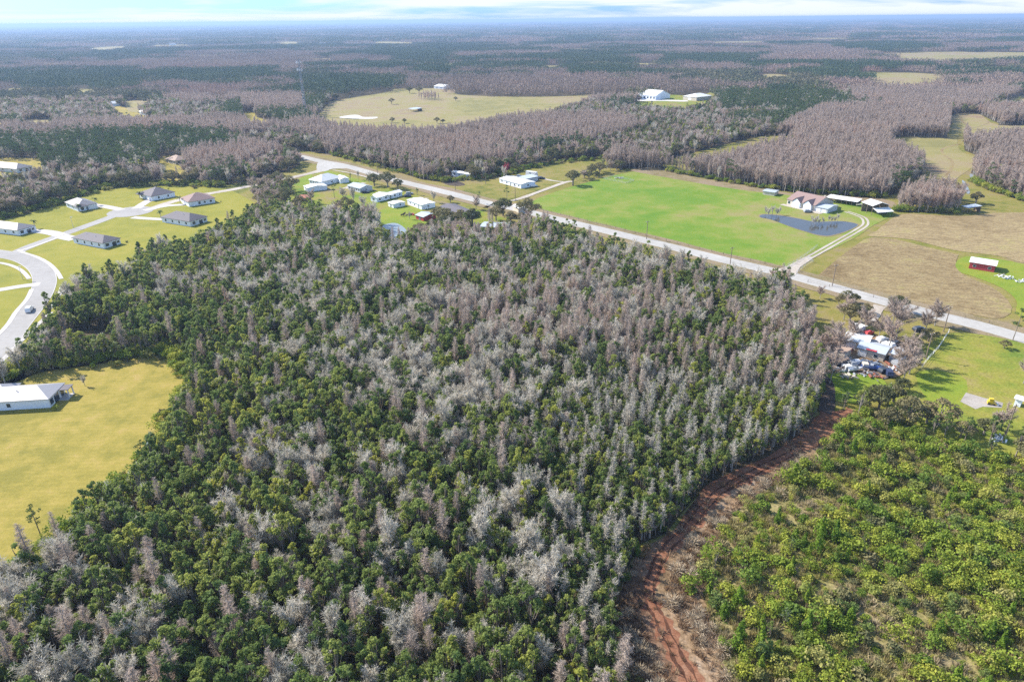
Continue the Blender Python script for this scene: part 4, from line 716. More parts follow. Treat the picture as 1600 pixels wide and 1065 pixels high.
def where_is(kind, x, y):
    if y > 620 and inpoly(np.array([[x, y]]), SCRUB)[0] and not inpoly(np.array([[x, y]]), MAINW)[0]:
        return 'scrub ' + ('at the track bottom' if x < 1180 and y > 880 else 'by the red track' if x < 1200 else 'at bottom right corner' if x > 1450 and y > 900 else 'at the right edge' if x > 1470 else 'below the concrete slab' if y < 760 else 'at the bottom edge' if y > 960 else 'at its middle')
    if y > 420 or inpoly(np.array([[x, y]]), MAINW)[0]:
        return 'big wood ' + ('near the road' if y < 520 else 'at lower left corner' if x < 160 and y > 860 else 'by the lawn' if x < 330 and y < 860 else 'at bottom left edge' if x < 420 and y > 940 else 'at lower left' if x < 420 else 'beside red track' if x > 880 else 'at the bottom edge' if y > 960 and x < 660 else 'at bottom right' if y > 960 else 'at lower middle' if y > 840 else 'at its middle')
    return ('woods round the cul-de-sac' if x < 420 else 'woods above white trailers' if x < 800 else 'woods behind green pasture' if x < 1130 else 'woods behind pond house' if x < 1450 else 'woods at the right edge')
ALLP = np.concatenate([np.column_stack([np.concatenate(l)[:, :4], np.full(sum(map(len, l)), i)]) for i, (k_, l) in enumerate(ST.items())]); KL = list(ST)
NBN = dict(slender_bare_tree='thin tree', budding_tree='pinkish tree', evergreen_tree='evergreen', bare_tree='grey tree', bare_cypress='bare cypress', pine_tree='pine', oak_tree='oak', shrub='shrub', young_pine='young pine', bare_shrub='bare shrub')
def neighbour(x, y):
    d = (ALLP[:, 0] - x) ** 2 + (ALLP[:, 1] - y) ** 2; d[d < .01] = 1e9; i = int(np.argmin(d)); q = ALLP[i]; dx, dy = q[0] - x, q[1] - y
    return '%s %s' % (NBN[KL[int(q[4])]], ('at right' if dx > 0 else 'at left') if abs(dx) > abs(dy) else ('right behind' if dy > 0 else 'in front'))
for kind, lst in ST.items():
    A = np.concatenate(lst)
    if kind == 'shrub':
        rr_ = np.random.default_rng(77); A = np.concatenate([A])
    hh = {'shrub': 1.2, 'young_pine': 2.5, 'bare_shrub': 1}.get(kind, 8) * A[:, 3]
    c, z = PX(A[:, :2], hh); inf = (c[:, 0] > 2) & (c[:, 0] < 1598) & (c[:, 1] > 2) & (c[:, 1] < 1060)
    key = np.where(inf, z, 1e9); o = np.argsort(key); nI = min(max(0, 296 - CNT.get(kind, 0)), int(inf.sum()))
    if int(inf.sum()) - nI <= 0: rest = A[~inf]
    bp = PX(A[:, :2], 0)[0]
    ch = [(('%s %s, %s, %s' % ('big' if A[j][3] > 1.04 else 'middling' if A[j][3] > .9 else 'small' if A[j][3] > .72 else 'tiny', KN[kind], where_is(kind, *c[j]), neighbour(A[j][0], A[j][1]))), j) for j in o[:nI]]; same = {}
    for lb, j in ch: same.setdefault(lb, []).append(j)
    for lb, js in same.items():
        js.sort(key=lambda j: c[j][0])
        for n_, j in enumerate(js):
            x, y, t, s, v = A[j]; nth = '' if len(js) == 1 else ', leftmost' if n_ == 0 else ', rightmost' if n_ == len(js) - 1 else ', %s from left' % (str(n_ + 1) + {2: 'nd', 3: 'rd'}.get(n_ + 1 if n_ < 19 else (n_ + 1) % 10, 'th'))
            put(kind, x, y, t, s, v, lb + nth, ('%ss %s' % (KN[kind], where_is(kind, *c[j]))).replace('cypresss', 'cypresses'), .86 + .3 * ((j * 37) % 11) / 10)
    rest = A[o[nI:]]
    if len(rest): scatter(kind + '_mass', COL[kind], rest[:, :2], rest[:, 2], rest[:, 3], rest[:, 4], 'mass of further %ss spread over the woods' % KN[kind], 'woodland')
r = np.random.default_rng(5)
scatter('undergrowth', COL['shrub'], UND, r.uniform(0, 6, len(UND)), r.uniform(.6, 1.3, len(UND)), r.integers(6, 8, len(UND)), 'dark low undergrowth on the floor of the big wood', 'undergrowth')
scatter('understorey', COL['evergreen_tree'], SAP, r.uniform(0, 6, len(SAP)), r.uniform(.36, .68, len(SAP)), r.integers(0, 12, len(SAP)), 'low leafy understorey filling the gaps of the big wood', 'undergrowth')
scatter('grass_tussocks', COL['tussock'], TUF, r.uniform(0, 6, len(TUF)), r.uniform(.8, 2.3, len(TUF)), r.integers(0, 3, len(TUF)), 'dry tan grass tussocks over the scrubland', 'grass')
scatter('low_scrub', COL['shrub'], TUF[::3], r.uniform(0, 6, len(TUF[::3])), r.uniform(.22, .5, len(TUF[::3])), r.integers(0, 8, len(TUF[::3])), 'knee high leafy scrub between the bushes', 'undergrowth')
scatter('brown_tussocks', COL['brown_tussock'], TUB, r.uniform(0, 6, len(TUB)), r.uniform(.7, 1.9, len(TUB)), r.integers(0, 3, len(TUB)), 'brown dead grass clumps beside the red dirt track', 'grass')
# rim shrubs along the lawns
rim = []
for line, w in (([(0, 343), (60, 326), (101, 315), (142, 300), (187, 292), (253, 289), (304, 289), (342, 292)], 7), ([(-60, 590), (0, 583), (60, 576), (150, 562), (262, 550)], 6), ([(262, 550), (290, 575), (305, 605), (288, 640), (262, 690), (235, 740)], 5), ([(1046, 268), (1200, 295), (1377, 309)], 4), ([(1400, 330), (1497, 333)], 3), ([(690, 284), (780, 276), (838, 261), (945, 247)], 5), ([(520, 243), (620, 268), (690, 284)], 4), ([(240, 725), (170, 790), (100, 850), (40, 900), (-20, 960)], 5), ([(1524, 285), (1555, 300), (1620, 318)], 4)):
    Q = spline([G(*p) for p in line], 20)
    for p in Q:
        for k in range(3): rim.append((p.x + r.normal(0, w * .4), p.y + r.normal(0, w * .5) + w * .2))
rim = np.array(rim); rim = rim[~near_any(rim)]
scatter('rim_undergrowth', COL['shrub'], rim, r.uniform(0, 6, len(rim)), r.uniform(.6, 1.5, len(rim)), r.integers(0, 8, len(rim)), 'band of low mixed shrubs along the wood and lawn edges', 'undergrowth')
# red budding maple
g = G(787, 278); tm, cm = IND['bare_tree'][2]; t = thing('red_maple', 'crimson budding maple at the wood edge behind the white mobile home', 'tree', (g.x + 2, g.y + 3, 0)); t.scale = (1.05,) * 3; link('trunk', tm, t)
rm = cm.copy(); rm.materials.clear(); [rm.materials.append(mt['twigr']) for _ in cm.materials]; link('crown', rm, t); g = G(266, 285)
# palms by the houses
PAL = [(124, 331, 'palm in front of the garage of the grey house with the side drive'), (150, 321, 'palm right of the grey house with the side drive'), (219, 311, 'palm at the left corner of the far hip roofed house'), (245, 309, 'palm at the right of the garage of the far hip roofed house'), (282, 319, 'palm at the left end of the long brown roofed house'), (252, 342, 'palm at the left end of the house nearest the cul-de-sac circle'), (33, 364, 'palm in front of the light roofed house at the left edge'), (55, 357, 'palm right of the light roofed house at the left edge')]
tp, crp = t_palm(3); PT = arr_mesh('trunk', tp); PC = arr_mesh('crown', crp)
for i, (px, py, lb) in enumerate(PAL):
    g = G(px, py); t = thing('palm_tree', lb, 'palm', (g.x, g.y, 0), i, 'palms in front of the new houses'); t.scale = (.9,) * 3; link('trunk', PT, t); link('crown', PC, t)

# ------------------------------------------------------------------ buildings
def rect(A, B, Cc):
    a, b, c = (G(*p).to_2d() for p in (A, B, Cc)); u = (b - a); Lx = u.length; u.normalize(); n = Vector((-u.y, u.x)); Wy = abs((c - b).dot(n)); s = 1 if (c - b).dot(n) > 0 else -1
    ctr = (a + b) / 2 + n * s * Wy / 2; return ctr, math.atan2(u.y, u.x), Lx, Wy
def hip_mesh(Lx, Wy, z, h, ov=.5, th=.18):
    x, y = Lx / 2 + ov, Wy / 2 + ov; m = MB()
    if x >= y: r0, r1 = (-(x - y), 0), (x - y, 0)
    else: r0, r1 = (0, -(y - x)), (0, y - x)
    v = [(-x, -y, z), (x, -y, z), (x, y, z), (-x, y, z), (*r0, z + h), (*r1, z + h), (-x, -y, z - th), (x, -y, z - th), (x, y, z - th), (-x, y, z - th)]
    f = [(0, 1, 5, 4), (1, 2, 5), (2, 3, 4, 5), (3, 0, 4)] if x >= y else [(0, 1, 4), (1, 2, 5, 4), (2, 3, 5), (3, 0, 4, 5)]
    return m.add(v, f + [(6, 7, 1, 0), (7, 8, 2, 1), (8, 9, 3, 2), (9, 6, 0, 3), (9, 8, 7, 6)])
def gable_mesh(Lx, Wy, z, h, ov=.4, th=.15):
    x, y = Lx / 2 + ov, Wy / 2 + ov; v = [(s * x, t * y, z - (th if k else 0)) for k in (0, 1) for s, t in ((-1, -1), (1, -1), (1, 1), (-1, 1))]
    v += [(-x, 0, z + h), (x, 0, z + h), (-x, 0, z + h - th), (x, 0, z + h - th)]
    return MB().add(v, [(0, 1, 9, 8), (2, 3, 8, 9), (4, 10, 11, 5), (6, 11, 10, 7), (0, 4, 5, 1), (2, 6, 7, 3), (0, 8, 10, 4), (8, 3, 7, 10), (1, 5, 11, 9), (9, 11, 6, 2)])
def shed_mesh(Lx, Wy, z, h, ov=.3, th=.12):
    x, y = Lx / 2 + ov, Wy / 2 + ov; v = [(-x, -y, z), (x, -y, z), (x, y, z + h), (-x, y, z + h)]; v += [(a, b, c - th) for a, b, c in v]
    return MB().add(v, [(0, 1, 2, 3), (7, 6, 5, 4), (0, 4, 5, 1), (1, 5, 6, 2), (2, 6, 7, 3), (3, 7, 4, 0)])
def opening(parent, side, Lx, Wy, u, z0, w, h, name='window'):
    """side: f front(-y) b back r right(+x) l left; u metres from the wall middle"""
    def slab(d0, d1, du, dz):
        m = MB(); a, b = u - w / 2 - du, u + w / 2 + du; c, d = z0 - dz, z0 + h + dz
        if side == 'f': m.box(a, b, -Wy / 2 - d1, -Wy / 2 - d0, c, d)
        elif side == 'b': m.box(a, b, Wy / 2 + d0, Wy / 2 + d1, c, d)
        elif side == 'r': m.box(Lx / 2 + d0, Lx / 2 + d1, a, b, c, d)
        else: m.box(-Lx / 2 - d1, -Lx / 2 - d0, a, b, c, d)
        return m
    if name == 'window':
        w_ = part('window', slab(-.02, .05, .09, .09), 'trim', parent); part('pane', slab(.0, .075, 0, 0), 'glass', w_)
    elif name == 'door':
        w_ = part('door', slab(-.02, .06, 0, 0), 'door', parent)
    else: w_ = part(name, slab(-.02, .06, 0, 0), 'trim', parent)
def house(name, label, A, B, Cc, wall='wallw', roof='roofd', h=2.9, rh=None, kind='hip', wins=(), cat='house', size=None, group=None, gables=True, flip=False):
    ctr, rz, Lx, Wy = rect(A, B, Cc)
    if size: Lx, Wy = size
    t = thing(name, label, cat, (ctr.x, ctr.y, 0), rz, group); rh = rh or min(Lx, Wy) * .24
    w = MB().box(-Lx / 2, Lx / 2, -Wy / 2, Wy / 2, -.1, h)
    if kind == 'gable': w.add([(-Lx / 2 + .01, -Wy / 2, h), (-Lx / 2 + .01, Wy / 2, h), (-Lx / 2 + .01, 0, h + rh - .25), (Lx / 2 - .01, -Wy / 2, h), (Lx / 2 - .01, Wy / 2, h), (Lx / 2 - .01, 0, h + rh - .25)], [(0, 2, 1), (3, 4, 5)])
    part('wall', w, wall, t)
    rm = {'hip': hip_mesh, 'gable': gable_mesh, 'shed': shed_mesh}[kind](Lx, Wy, h + .16, rh)
    ro = part('roof', rm, roof, t)
    if kind == 'hip' and Lx > 12:
        for q in ((.12, .1), (-.2, .05)): part('roof_vent', MB().tube([(Lx * q[0], -Wy * q[1] - .8, h + rh * .55), (Lx * q[0], -Wy * q[1] - .8, h + rh * .95)], .12, 6), 'metal', ro)
    for o in wins: opening(t, o[0], Lx, Wy, o[1] * (Lx if o[0] in 'fb' else Wy), *o[2:])
    return t, Lx, Wy
W4 = lambda: [('f', -.36, 1, 1.2, 1.3), ('f', -.12, 1, 1, 1.3), ('f', .12, 1, 1, 1.3), ('f', .36, 1.1, 1.2, 1.2), ('r', -.28, .9, 1.8, 1.4), ('r', .12, 0, 2.2, 2.2), ('r', .36, 1, 1.4, 1.2), ('l', -.2, 1, 1.2, 1.2), ('l', .25, 1, 1.2, 1.2), ('b', -.3, 1, 1.2, 1.2), ('b', .2, 1, 1.4, 1.2)]
house('house', 'light grey roofed house cut by the left edge of the photo', (-22, 362), (30, 368.5), (49, 360), 'wallw', 'roofl', wins=W4() + [('r', .3, 0, 4.6, 2.3, 'garage_door')])
t, Lx, Wy = house('house', 'light roofed grey house at the left end of the cul-de-sac', (104.5, 323.5), (123, 331), (148, 323.5), 'wallw', 'roofl', wins=[('f', -.3, 1, 1, 1.2), ('f', .1, 1, 1, 1.2), ('r', -.28, .6, 1.6, 1.7), ('r', -.02, 0, 1.1, 2.2, 'door'), ('r', .28, 0, 4.8, 2.3, 'garage_door'), ('l', 0, 1, 1.2, 1.2)])
part('porch_roof', hip_mesh(5, 5, 3.1, 1.3), 'roofd', link('porch', None, t, (Lx / 2 - .8, -Wy * .28, 0)))
t, Lx, Wy = house('house', 'dark roofed house standing behind the cul-de-sac circle', (219, 309), (238, 314.5), (256, 302.5), 'wallw', 'roofd', wins=[('f', -.3, .8, 1.4, 1.6), ('f', .02, 0, 1.1, 2.2, 'door'), ('f', .3, 0, 4.4, 2.3, 'garage_door'), ('r', -.2, 1, 1, 1.2), ('r', .2, 1, 1, 1.2), ('l', 0, 1, 1.2, 1.2)])
part('porch_roof', hip_mesh(5, 5, 3.1, 1.3), 'roofd', link('porch', None, t, (-Lx * .28, -Wy / 2 + .4, 0)))
house('house', 'long brown roofed house at the right of the cul-de-sac', (284, 317), (296, 323.5), (334, 315.5), 'wallw', 'roofb', wins=[('f', 0, 0, 4.6, 2.3, 'garage_door'), ('r', -.1, .8, 1.2, 1.5), ('r', .1, 1, 1, 1.2), ('r', .34, 1, 1.2, 1.2), ('l', -.2, 1, 1.2, 1.2), ('b', 0, 1, 1.2, 1.2)])
house('house', 'dark hip roofed house with a corner porch beside the wood', (254, 347.5), (298, 354.5), (315.5, 345), 'wallw', 'roofd', wins=W4())
house('house', 'hip roofed house on the near lawn beside the straight street', (116, 380), (163, 389), (178, 379), 'wallw', 'roofd', wins=W4())
# near house
t, Lx, Wy = house('house', 'big house with a sunlit white roof on the mown lawn', (-62, 645.5), (79.5, 637), (115, 612.5), 'wallw', 'roofx', h=3.0, wins=[('f', -.3, .9, 1.2, 1.4), ('f', .05, 1, 1, 1.2), ('r', -.35, .7, 1.7, 1.7), ('r', -.05, 0, 2.6, 2.3), ('r', .32, .0, 1.8, 2.3), ('b', 0, 1, 1.4, 1.2), ('l', -.2, 1, 1.2, 1.2)])
p = link('porch', MB().box(Lx / 2 + .02, Lx / 2 + 3, -.5, Wy * .42, -.05, .12).mesh('porch', 'concrete'), t)
part('post', MB().box(Lx / 2 + 2.6, Lx / 2 + 2.9, Wy * .1, Wy * .1 + .3, .12, 2.9), 'trim', p); part('post', MB().box(Lx / 2 + 2.6, Lx / 2 + 2.9, Wy * .38, Wy * .38 + .3, .12, 2.9), 'trim', p); part('porch_roof', MB().box(Lx / 2 + .55, Lx / 2 + 3.2, Wy * .05, Wy * .44, 2.9, 3.04), 'roofd', p)
part('roof_wing', hip_mesh(9, Wy * .7, 3.15, 1.9), 'roofx', link('wing', MB().box(-4.5, 4.5, -Wy * .35, Wy * .35, -.1, 3.0).mesh('wing', 'wallw'), t, (-Lx * .22, Wy * .32, 0)))
MHW = lambda: [('f', -.38, 1.1, 1.2, 1), ('f', -.15, 1.1, 1.2, 1), ('f', .03, .1, .95, 2.1, 'door'), ('f', .2, 1.1, 1.2, 1), ('f', .4, 1.1, 1, 1), ('r', 0, 1.1, 1.2, 1), ('l', 0, 1.1, 1.2, 1), ('b', .2, 1.1, 1.2, 1)]
house('house', 'white house with a white hip roof beside the side road', (484, 287.5), (503, 291), (517, 280.5), 'wallw', 'roofw', rh=3.2, wins=MHW())
house('shed', 'long low white shed in front of the white hip roofed house', (475.5, 297), (481, 300.5), (507, 294), 'wallw', 'roofw', h=2.6, rh=.9, kind='gable', cat='shed', wins=[('f', 0, 0, 2.2, 2.2, 'garage_door')])
house('garage', 'small white garage behind the lone pine', (525, 282.5), (532, 287), (541, 282.5), 'wallw', 'roofw', h=2.6, rh=1.1, kind='gable', cat='garage', wins=[('f', 0, 0, 2.4, 2.2, 'garage_door')])
house('cottage', 'grey blue cottage half hidden by the bare oaks', (544, 296.5), (563, 301.5), (574, 295.5), 'wallg', 'roofs', h=2.7, rh=1.3, kind='gable', wins=MHW(), cat='house')
house('mobile_home', 'white gabled trailer home with a wide carport at its left end', (598, 316), (628, 308.3), (622, 302), 'wallw', 'roofw', h=2.7, rh=.9, kind='gable', wins=MHW(), cat='mobile home', size=(21, 5.5))
ctr, rz, _, _ = rect((580, 309), (598, 316), (607, 308)); t = thing('carport', 'white metal carport roof joined to the gabled white house', 'carport', (ctr.x, ctr.y, 0), rz)
part('roof', gable_mesh(9.5, 9, 2.5, 1.0), 'roofw', t)
for a in (-1, 1):
    for b in (-1, 1): part('post', MB().box(a * 4.5 - .07, a * 4.5 + .07, b * 4.2 - .07, b * 4.2 + .07, 0, 2.6), 'trim', t)
house('shed', 'small white outbuilding below the gabled white house', (607, 322.6), (615, 325.5), (627, 320), 'wallw', 'roofw', h=2.3, rh=.5, kind='gable', cat='shed', wins=[('f', 0, 0, 1.2, 2, 'door'), ('r', .1, 1, .9, .8)])
house('trailer', 'white flat roofed trailer with small windows beside the bare tree', (637, 319.5), (659, 328), (673, 321.5), 'wallw', 'roofw', h=2.8, rh=.35, kind='gable', cat='trailer', wins=[('f', -.3, 1.2, 1, .8), ('f', 0, 1.2, 1, .8), ('f', .3, .2, .9, 2, 'door'), ('r', 0, 1.2, 1, .8)])
house('shed', 'red sided shed with a pale metal roof', (650, 342.3), (662, 346), (677, 340), 'wallred', 'roofs', h=2.3, rh=1., kind='gable', cat='shed', wins=[('f', 0, 0, 1.6, 2, 'door'), ('r', .2, .9, .9, .8)])
house('mobile_home', 'mobile home with a dark shingle roof beside the red shed', (689, 330), (720, 343), (730, 334), 'wallw', 'roofd', h=2.8, rh=1., kind='gable', wins=MHW(), cat='mobile home')
house('trailer', 'long weathered dark trailer at the edge of the big wood', (751, 362.5), (792, 365), (797, 357.5), 'walldark', 'roofs', h=2.9, rh=.5, kind='gable', wins=[('f', -.3, 1.2, 1.2, .9), ('f', .1, .2, .9, 2, 'door'), ('f', .3, 1.2, 1.2, .9)], cat='trailer')
house('mobile_home', 'long white mobile home facing the road from the far lawn', (780.5, 285.5), (814, 295), (827, 288.5), 'wallw', 'roofw', h=2.8, rh=.8, kind='gable', wins=MHW(), cat='mobile home')
house('shed', 'silver roofed addition behind the long white mobile home', (811, 282), (822, 285.5), (833, 280.5), 'wallg', 'roofs', h=2.5, rh=.5, kind='shed', cat='shed', wins=[('f', 0, 1, 1, .8)])
house('trailer', 'narrow white trailer against the wood beyond the road', (706, 275), (736, 280), (738, 277.3), 'wallw', 'roofw', h=3., rh=.3, kind='gable', wins=[('f', -.35, 1.2, 1.6, .9), ('f', -.1, 1.2, 1.2, .9), ('f', .15, .2, .9, 2.1, 'door'), ('f', .36, 1.2, 1.6, .9)], cat='trailer')
house('shed', 'pale roofed shed between the dark oaks beside the road', (801, 328), (810, 333), (816, 328), 'walltan', 'roofw', h=2.5, rh=.7, kind='gable', cat='shed')
house('trailer', 'rusty orange shack among the trees below the white hip roofed house', (467, 312), (475, 316), (482, 312), 'rust', 'rust', h=2.2, rh=.4, kind='gable', cat='shack')
# pond house
t, Lx, Wy = house('house', 'large brown roofed house with two front gables above the pond', (1229, 320), (1272, 330), (1281, 318.5), 'walltan', 'roofb', h=3.2, rh=3.6, kind='gable', wins=[('f', -.42, 1, 1.5, 1.5), ('f', -.22, .2, 2, 2.3), ('f', -.05, 0, 1.3, 2.4, 'door'), ('f', .12, .8, 1.6, 1.6), ('f', .36, .8, 1.8, 1.6), ('r', 0, 1, 1.4, 1.4), ('l', 0, 1, 1.4, 1.4)])
for u in (-.12, .28):
    g_ = link('dormer', None, t, (Lx * u, -Wy * .27, 0)); g_.rotation_euler = (0, 0, math.pi / 2); m = gable_mesh(Wy * .62, 5.2, 3.4, 2.4, .35); part('dormer_roof', m, 'roofb', g_); part('gable_wall', MB().box(-Wy * .31, 0, -2.4, 2.4, .0, 3.3).add([(-Wy * .31, -2.4, 3.3), (-Wy * .31, 2.4, 3.3), (-Wy * .31, 0, 5.4)], [(0, 1, 2)]), 'wallw', g_)
link('patio', MB().box(-Lx / 2 - 2, Lx / 2 + 6, -Wy / 2 - 3.6, -Wy / 2 - .01, 0.1, .25).mesh('patio', 'shell'), t)
part('chimney', MB().box(Lx * .42, Lx * .42 + .8, .6, 1.4, 5, 7.4), 'walltan', t)
house('garage', 'blue grey metal garage joined to the brown roofed house', (1272, 330), (1292, 334), (1297, 326.5), 'wallg', 'roofs', h=2.7, rh=.8, kind='gable', cat='garage', wins=[('f', -.2, 0, 2.4, 2.2, 'garage_door'), ('f', .25, 0, 2.4, 2.2, 'garage_door')])
def open_shed(label, A, B, Cc, roof, h=3, rh=.6, kind='shed', n=5, cat='shed', size=None, back=True, name='open_shed'):
    ctr, rz, Lx, Wy = rect(A, B, Cc)
    if size: Lx, Wy = size
    t = thing(name, label, cat, (ctr.x, ctr.y, 0), rz); part('roof', (shed_mesh if kind == 'shed' else gable_mesh)(Lx, Wy, h, rh), roof, t)
    if back: part('wall', MB().box(-Lx / 2, Lx / 2, Wy / 2 - .15, Wy / 2, 0, h - .1), 'wood', t)
    for i in range(n): part('post', MB().box(-Lx / 2 + Lx * i / (n - 1) - .09, -Lx / 2 + Lx * i / (n - 1) + .09, -Wy / 2, -Wy / 2 + .18, 0, h - .12), 'wood', t)
    return t, Lx, Wy
open_shed('long narrow open shed with a pale roof behind the pond house', (1290, 315.5), (1338, 323), (1341, 319), 'roofw', 2.8, .5, n=7)
house('shed', 'small silver roofed shed at the back of the green pasture', (1191.5, 304.3), (1209.5, 306.8), (1213, 303), 'walltan', 'roofs', h=2.3, rh=.3, kind='gable', cat='shed')
t, Lx, Wy = open_shed('tall pole barn with a white raised roof and side lean-tos', (1345, 330), (1361, 336), (1371, 329), 'roofw', 5.2, 1.6, 'gable', n=3, cat='barn', name='pole_barn')
part('lean_to_roof', MB().add([(Lx / 2 + .3, -Wy / 2, 4), (Lx / 2 + 5, -Wy / 2, 2.7), (Lx / 2 + 5, Wy / 2, 2.7), (Lx / 2 + .3, Wy / 2, 4), (Lx / 2 + .3, -Wy / 2, 3.85), (Lx / 2 + 5, -Wy / 2, 2.55), (Lx / 2 + 5, Wy / 2, 2.55), (Lx / 2 + .3, Wy / 2, 3.85)], [(0, 1, 2, 3), (7, 6, 5, 4), (0, 4, 5, 1), (1, 5, 6, 2), (2, 6, 7, 3), (3, 7, 4, 0)]), 'roofw', t)
part('lean_to_roof', MB().add([(-Lx / 2 - .3, -Wy / 2, 4), (-Lx / 2 - 5, -Wy / 2, 2.7), (-Lx / 2 - 5, Wy / 2, 2.7), (-Lx / 2 - .3, Wy / 2, 4), (-Lx / 2 - .3, -Wy / 2, 3.85), (-Lx / 2 - 5, -Wy / 2, 2.55), (-Lx / 2 - 5, Wy / 2, 2.55), (-Lx / 2 - .3, Wy / 2, 3.85)], [(3, 2, 1, 0), (4, 5, 6, 7), (1, 5, 4, 0), (2, 6, 5, 1), (3, 7, 6, 2), (0, 4, 7, 3)]), 'roofw', t)
part('wall', MB().box(-Lx / 2, -Lx / 2 + .15, -Wy / 2, Wy / 2, 0, 5.1), 'wood', t)
house('barn', 'long red barn with a white roof on bright grass', (1513, 419.5), (1552.5, 426), (1560, 419), 'wallred', 'roofw', h=3., rh=.9, kind='gable', cat='barn', wins=[('r', 0, 0, 2.6, 2.6, 'door'), ('f', -.3, 1.2, 1, .9), ('f', .3, 1.2, 1, .9)])
open_shed('dark weathered field shed beside the small cypress clump', (1501, 330), (1511, 333), (1518, 327.5), 'roofs', 3, .6, n=3)
open_shed('small dark roofed shelter in the far field', (638, 173.5), (646, 175), (650, 172), 'roofs', 3, .5, n=3)
# junk yard buildings
t, Lx, Wy = house('barn', 'white and silver metal roofed barn at the back of the junk yard', (1317, 543), (1353, 551), (1359, 538), 'walltan', 'roofw', h=3., rh=1.2, kind='gable', cat='barn', wins=[('f', -.2, 0, 3, 2.4, 'garage_door')])
part('roof_patch', MB().add([(-Lx * .45, -Wy / 2 - .3, 3.26), (Lx * .3, -Wy / 2 - .3, 3.26), (Lx * .3, -Wy * .25, 3.83), (-Lx * .45, -Wy * .25, 3.83)], [(0, 1, 2, 3)]), 'roofs', t)
t, Lx, Wy = house('workshop', 'long silver roofed workshop with a red panel in the junk yard', (1338, 555), (1379, 566), (1383, 552), 'walltan', 'roofs', h=2.8, rh=.8, kind='gable', cat='workshop', wins=[('f', -.3, 0, 2.4, 2.2, 'garage_door'), ('f', .2, 1, 1.2, 1)])
part('roof_patch', MB().box(-1.5, 1.6, -Wy / 2 - .5, -Wy / 2 + .6, 3.1, 3.2), 'carr', t)
house('shed', 'grey roofed shed at the right end of the junk yard', (1388, 562.5), (1402, 567.5), (1409, 557), 'wallg', 'roofs', h=2.6, rh=.6, kind='gable', cat='shed')
house('shed', 'small white roofed shed behind the junk yard barn', (1328, 520), (1338, 524), (1345, 517), 'wallw', 'roofw', h=2.4, rh=.5, kind='gable', cat='shed')
house('shed', 'low tan roofed shed at the left of the junk yard', (1290, 551), (1318, 561), (1328, 555), 'walltan', 'rooft', h=2.2, rh=.4, kind='shed', cat='shed')
house('shed', 'white box trailer at the right edge beside the lot', (1583, 634), (1593, 637), (1598, 633), 'wallw', 'roofw', h=2.4, rh=.2, kind='gable', cat='shed')
# estate and far houses
house('house', 'great white house with a tall white roof at the far estate', (1000, 154.5), (1024, 156.5), (1030, 152), 'wallw', 'roofw', h=5, rh=6, kind='gable', wins=[('f', x, 1.2, 2.2, 2.6) for x in (-.4, -.2, 0, .2, .4)], cat='house')
house('house', 'low white wing left of the great white estate house', (986, 155), (999, 156), (1003, 153), 'wallw', 'roofw', h=4, rh=3.5, wins=[('f', 0, 1, 2, 2)], cat='house')
house('barn', 'white roofed estate barn right of the great white house', (1067, 156), (1088, 158), (1093, 153.5), 'walltan', 'roofw', h=4.5, rh=3.5, kind='hip', cat='barn', wins=[('f', 0, 0, 5, 3.4, 'garage_door')])
house('house', 'grey hip roofed house at the left edge behind the brown woods', (-30, 265), (28, 270.5), (44, 265), 'wallw', 'roofl', wins=W4())
house('house', 'tan hip roofed house half hidden in the woods above the cul-de-sac', (260, 254), (275, 257.5), (284, 251), 'walltan', 'rooft', wins=W4())
house('house', 'white house behind the far field beside the cypress wood', (678, 138.5), (694, 139.5), (698, 137), 'wallw', 'roofw', h=3.5, rh=2.5, kind='gable', wins=[('f', -.2, 1, 2, 1.6), ('f', .2, 1, 2, 1.6)])
house('house', 'maroon tiled house among the trees at the far left', (18, 160), (38, 162), (48, 158), 'walltan', 'wallred' if 0 else 'rooft', h=3, rh=3, wins=[('f', 0, 1, 2, 1.5)]); house('house', 'brown roofed house cut by the left edge beside the far trees', (-24, 159), (6, 161), (14, 157.5), 'walltan', 'roofb', h=3, rh=3)
FARH = [(303, 183, 'long white shed roof beside the strip of lawn'), (296, 178, 'small white shed above the long white roof'), (492, 127, 'pale house roof in the trees behind the cell tower'), (508, 130, 'second pale house roof in the trees behind the cell tower'), (86, 79, 'white building in the distant trees at the far left'), (143, 79, 'white building at the end of the distant field'), (175, 166, 'grey roofed house among the left suburb trees'), (115, 176, 'pale roofed house in the left woods'), (80, 164, 'white roof behind the left woods'), (190, 151, 'white roof above the left suburb lawn'), (230, 179, 'pale house on the left suburb street'), (895, 184, 'white roofed house hidden in the woods behind the side pasture'), (1012, 214, 'white roof hidden in the oaks behind the cypress block'), (1024, 240, 'white trailer among the oaks beside the cypress block'), (996, 111, 'pale roof in the far oaks'), (1096, 109, 'white roof in the far pines'), (1158, 109, 'small white roof in the far oaks at the right'), (1148, 129, 'tan roof beside the small far pasture'), (1362, 79, 'white barn beside the distant right fields'), (497, 118, 'low white roof above the pines'), (645, 106, 'white roof deep in the far woods')]
def fhouse(px, py, lb, Lx, Wy, rz, h=3.4, rh=2.6, roof='roofw', group=None):
    g = G(px, py); t = thing('far_house', lb, 'building', (g.x, g.y, 0), rz, group); part('wall', MB().box(-Lx / 2, Lx / 2, -Wy / 2, Wy / 2, -.1, h), 'wallw', t); part('roof', gable_mesh(Lx, Wy, h + .16, rh), roof, t)
    opening(t, 'f', Lx, Wy, 0, 1, 2, 1.5); BUILD.append((g.x, g.y, Lx)); return t
for i, (px, py, lb) in enumerate(FARH): fhouse(px, py, lb, 17, 10, (i * .7) % 1.4 - .7)
t0 = fhouse(530, 57, 'tiny white building in the distance near the horizon', 24, 14, 0, 7, 3, 'roofl', 'distant white buildings')
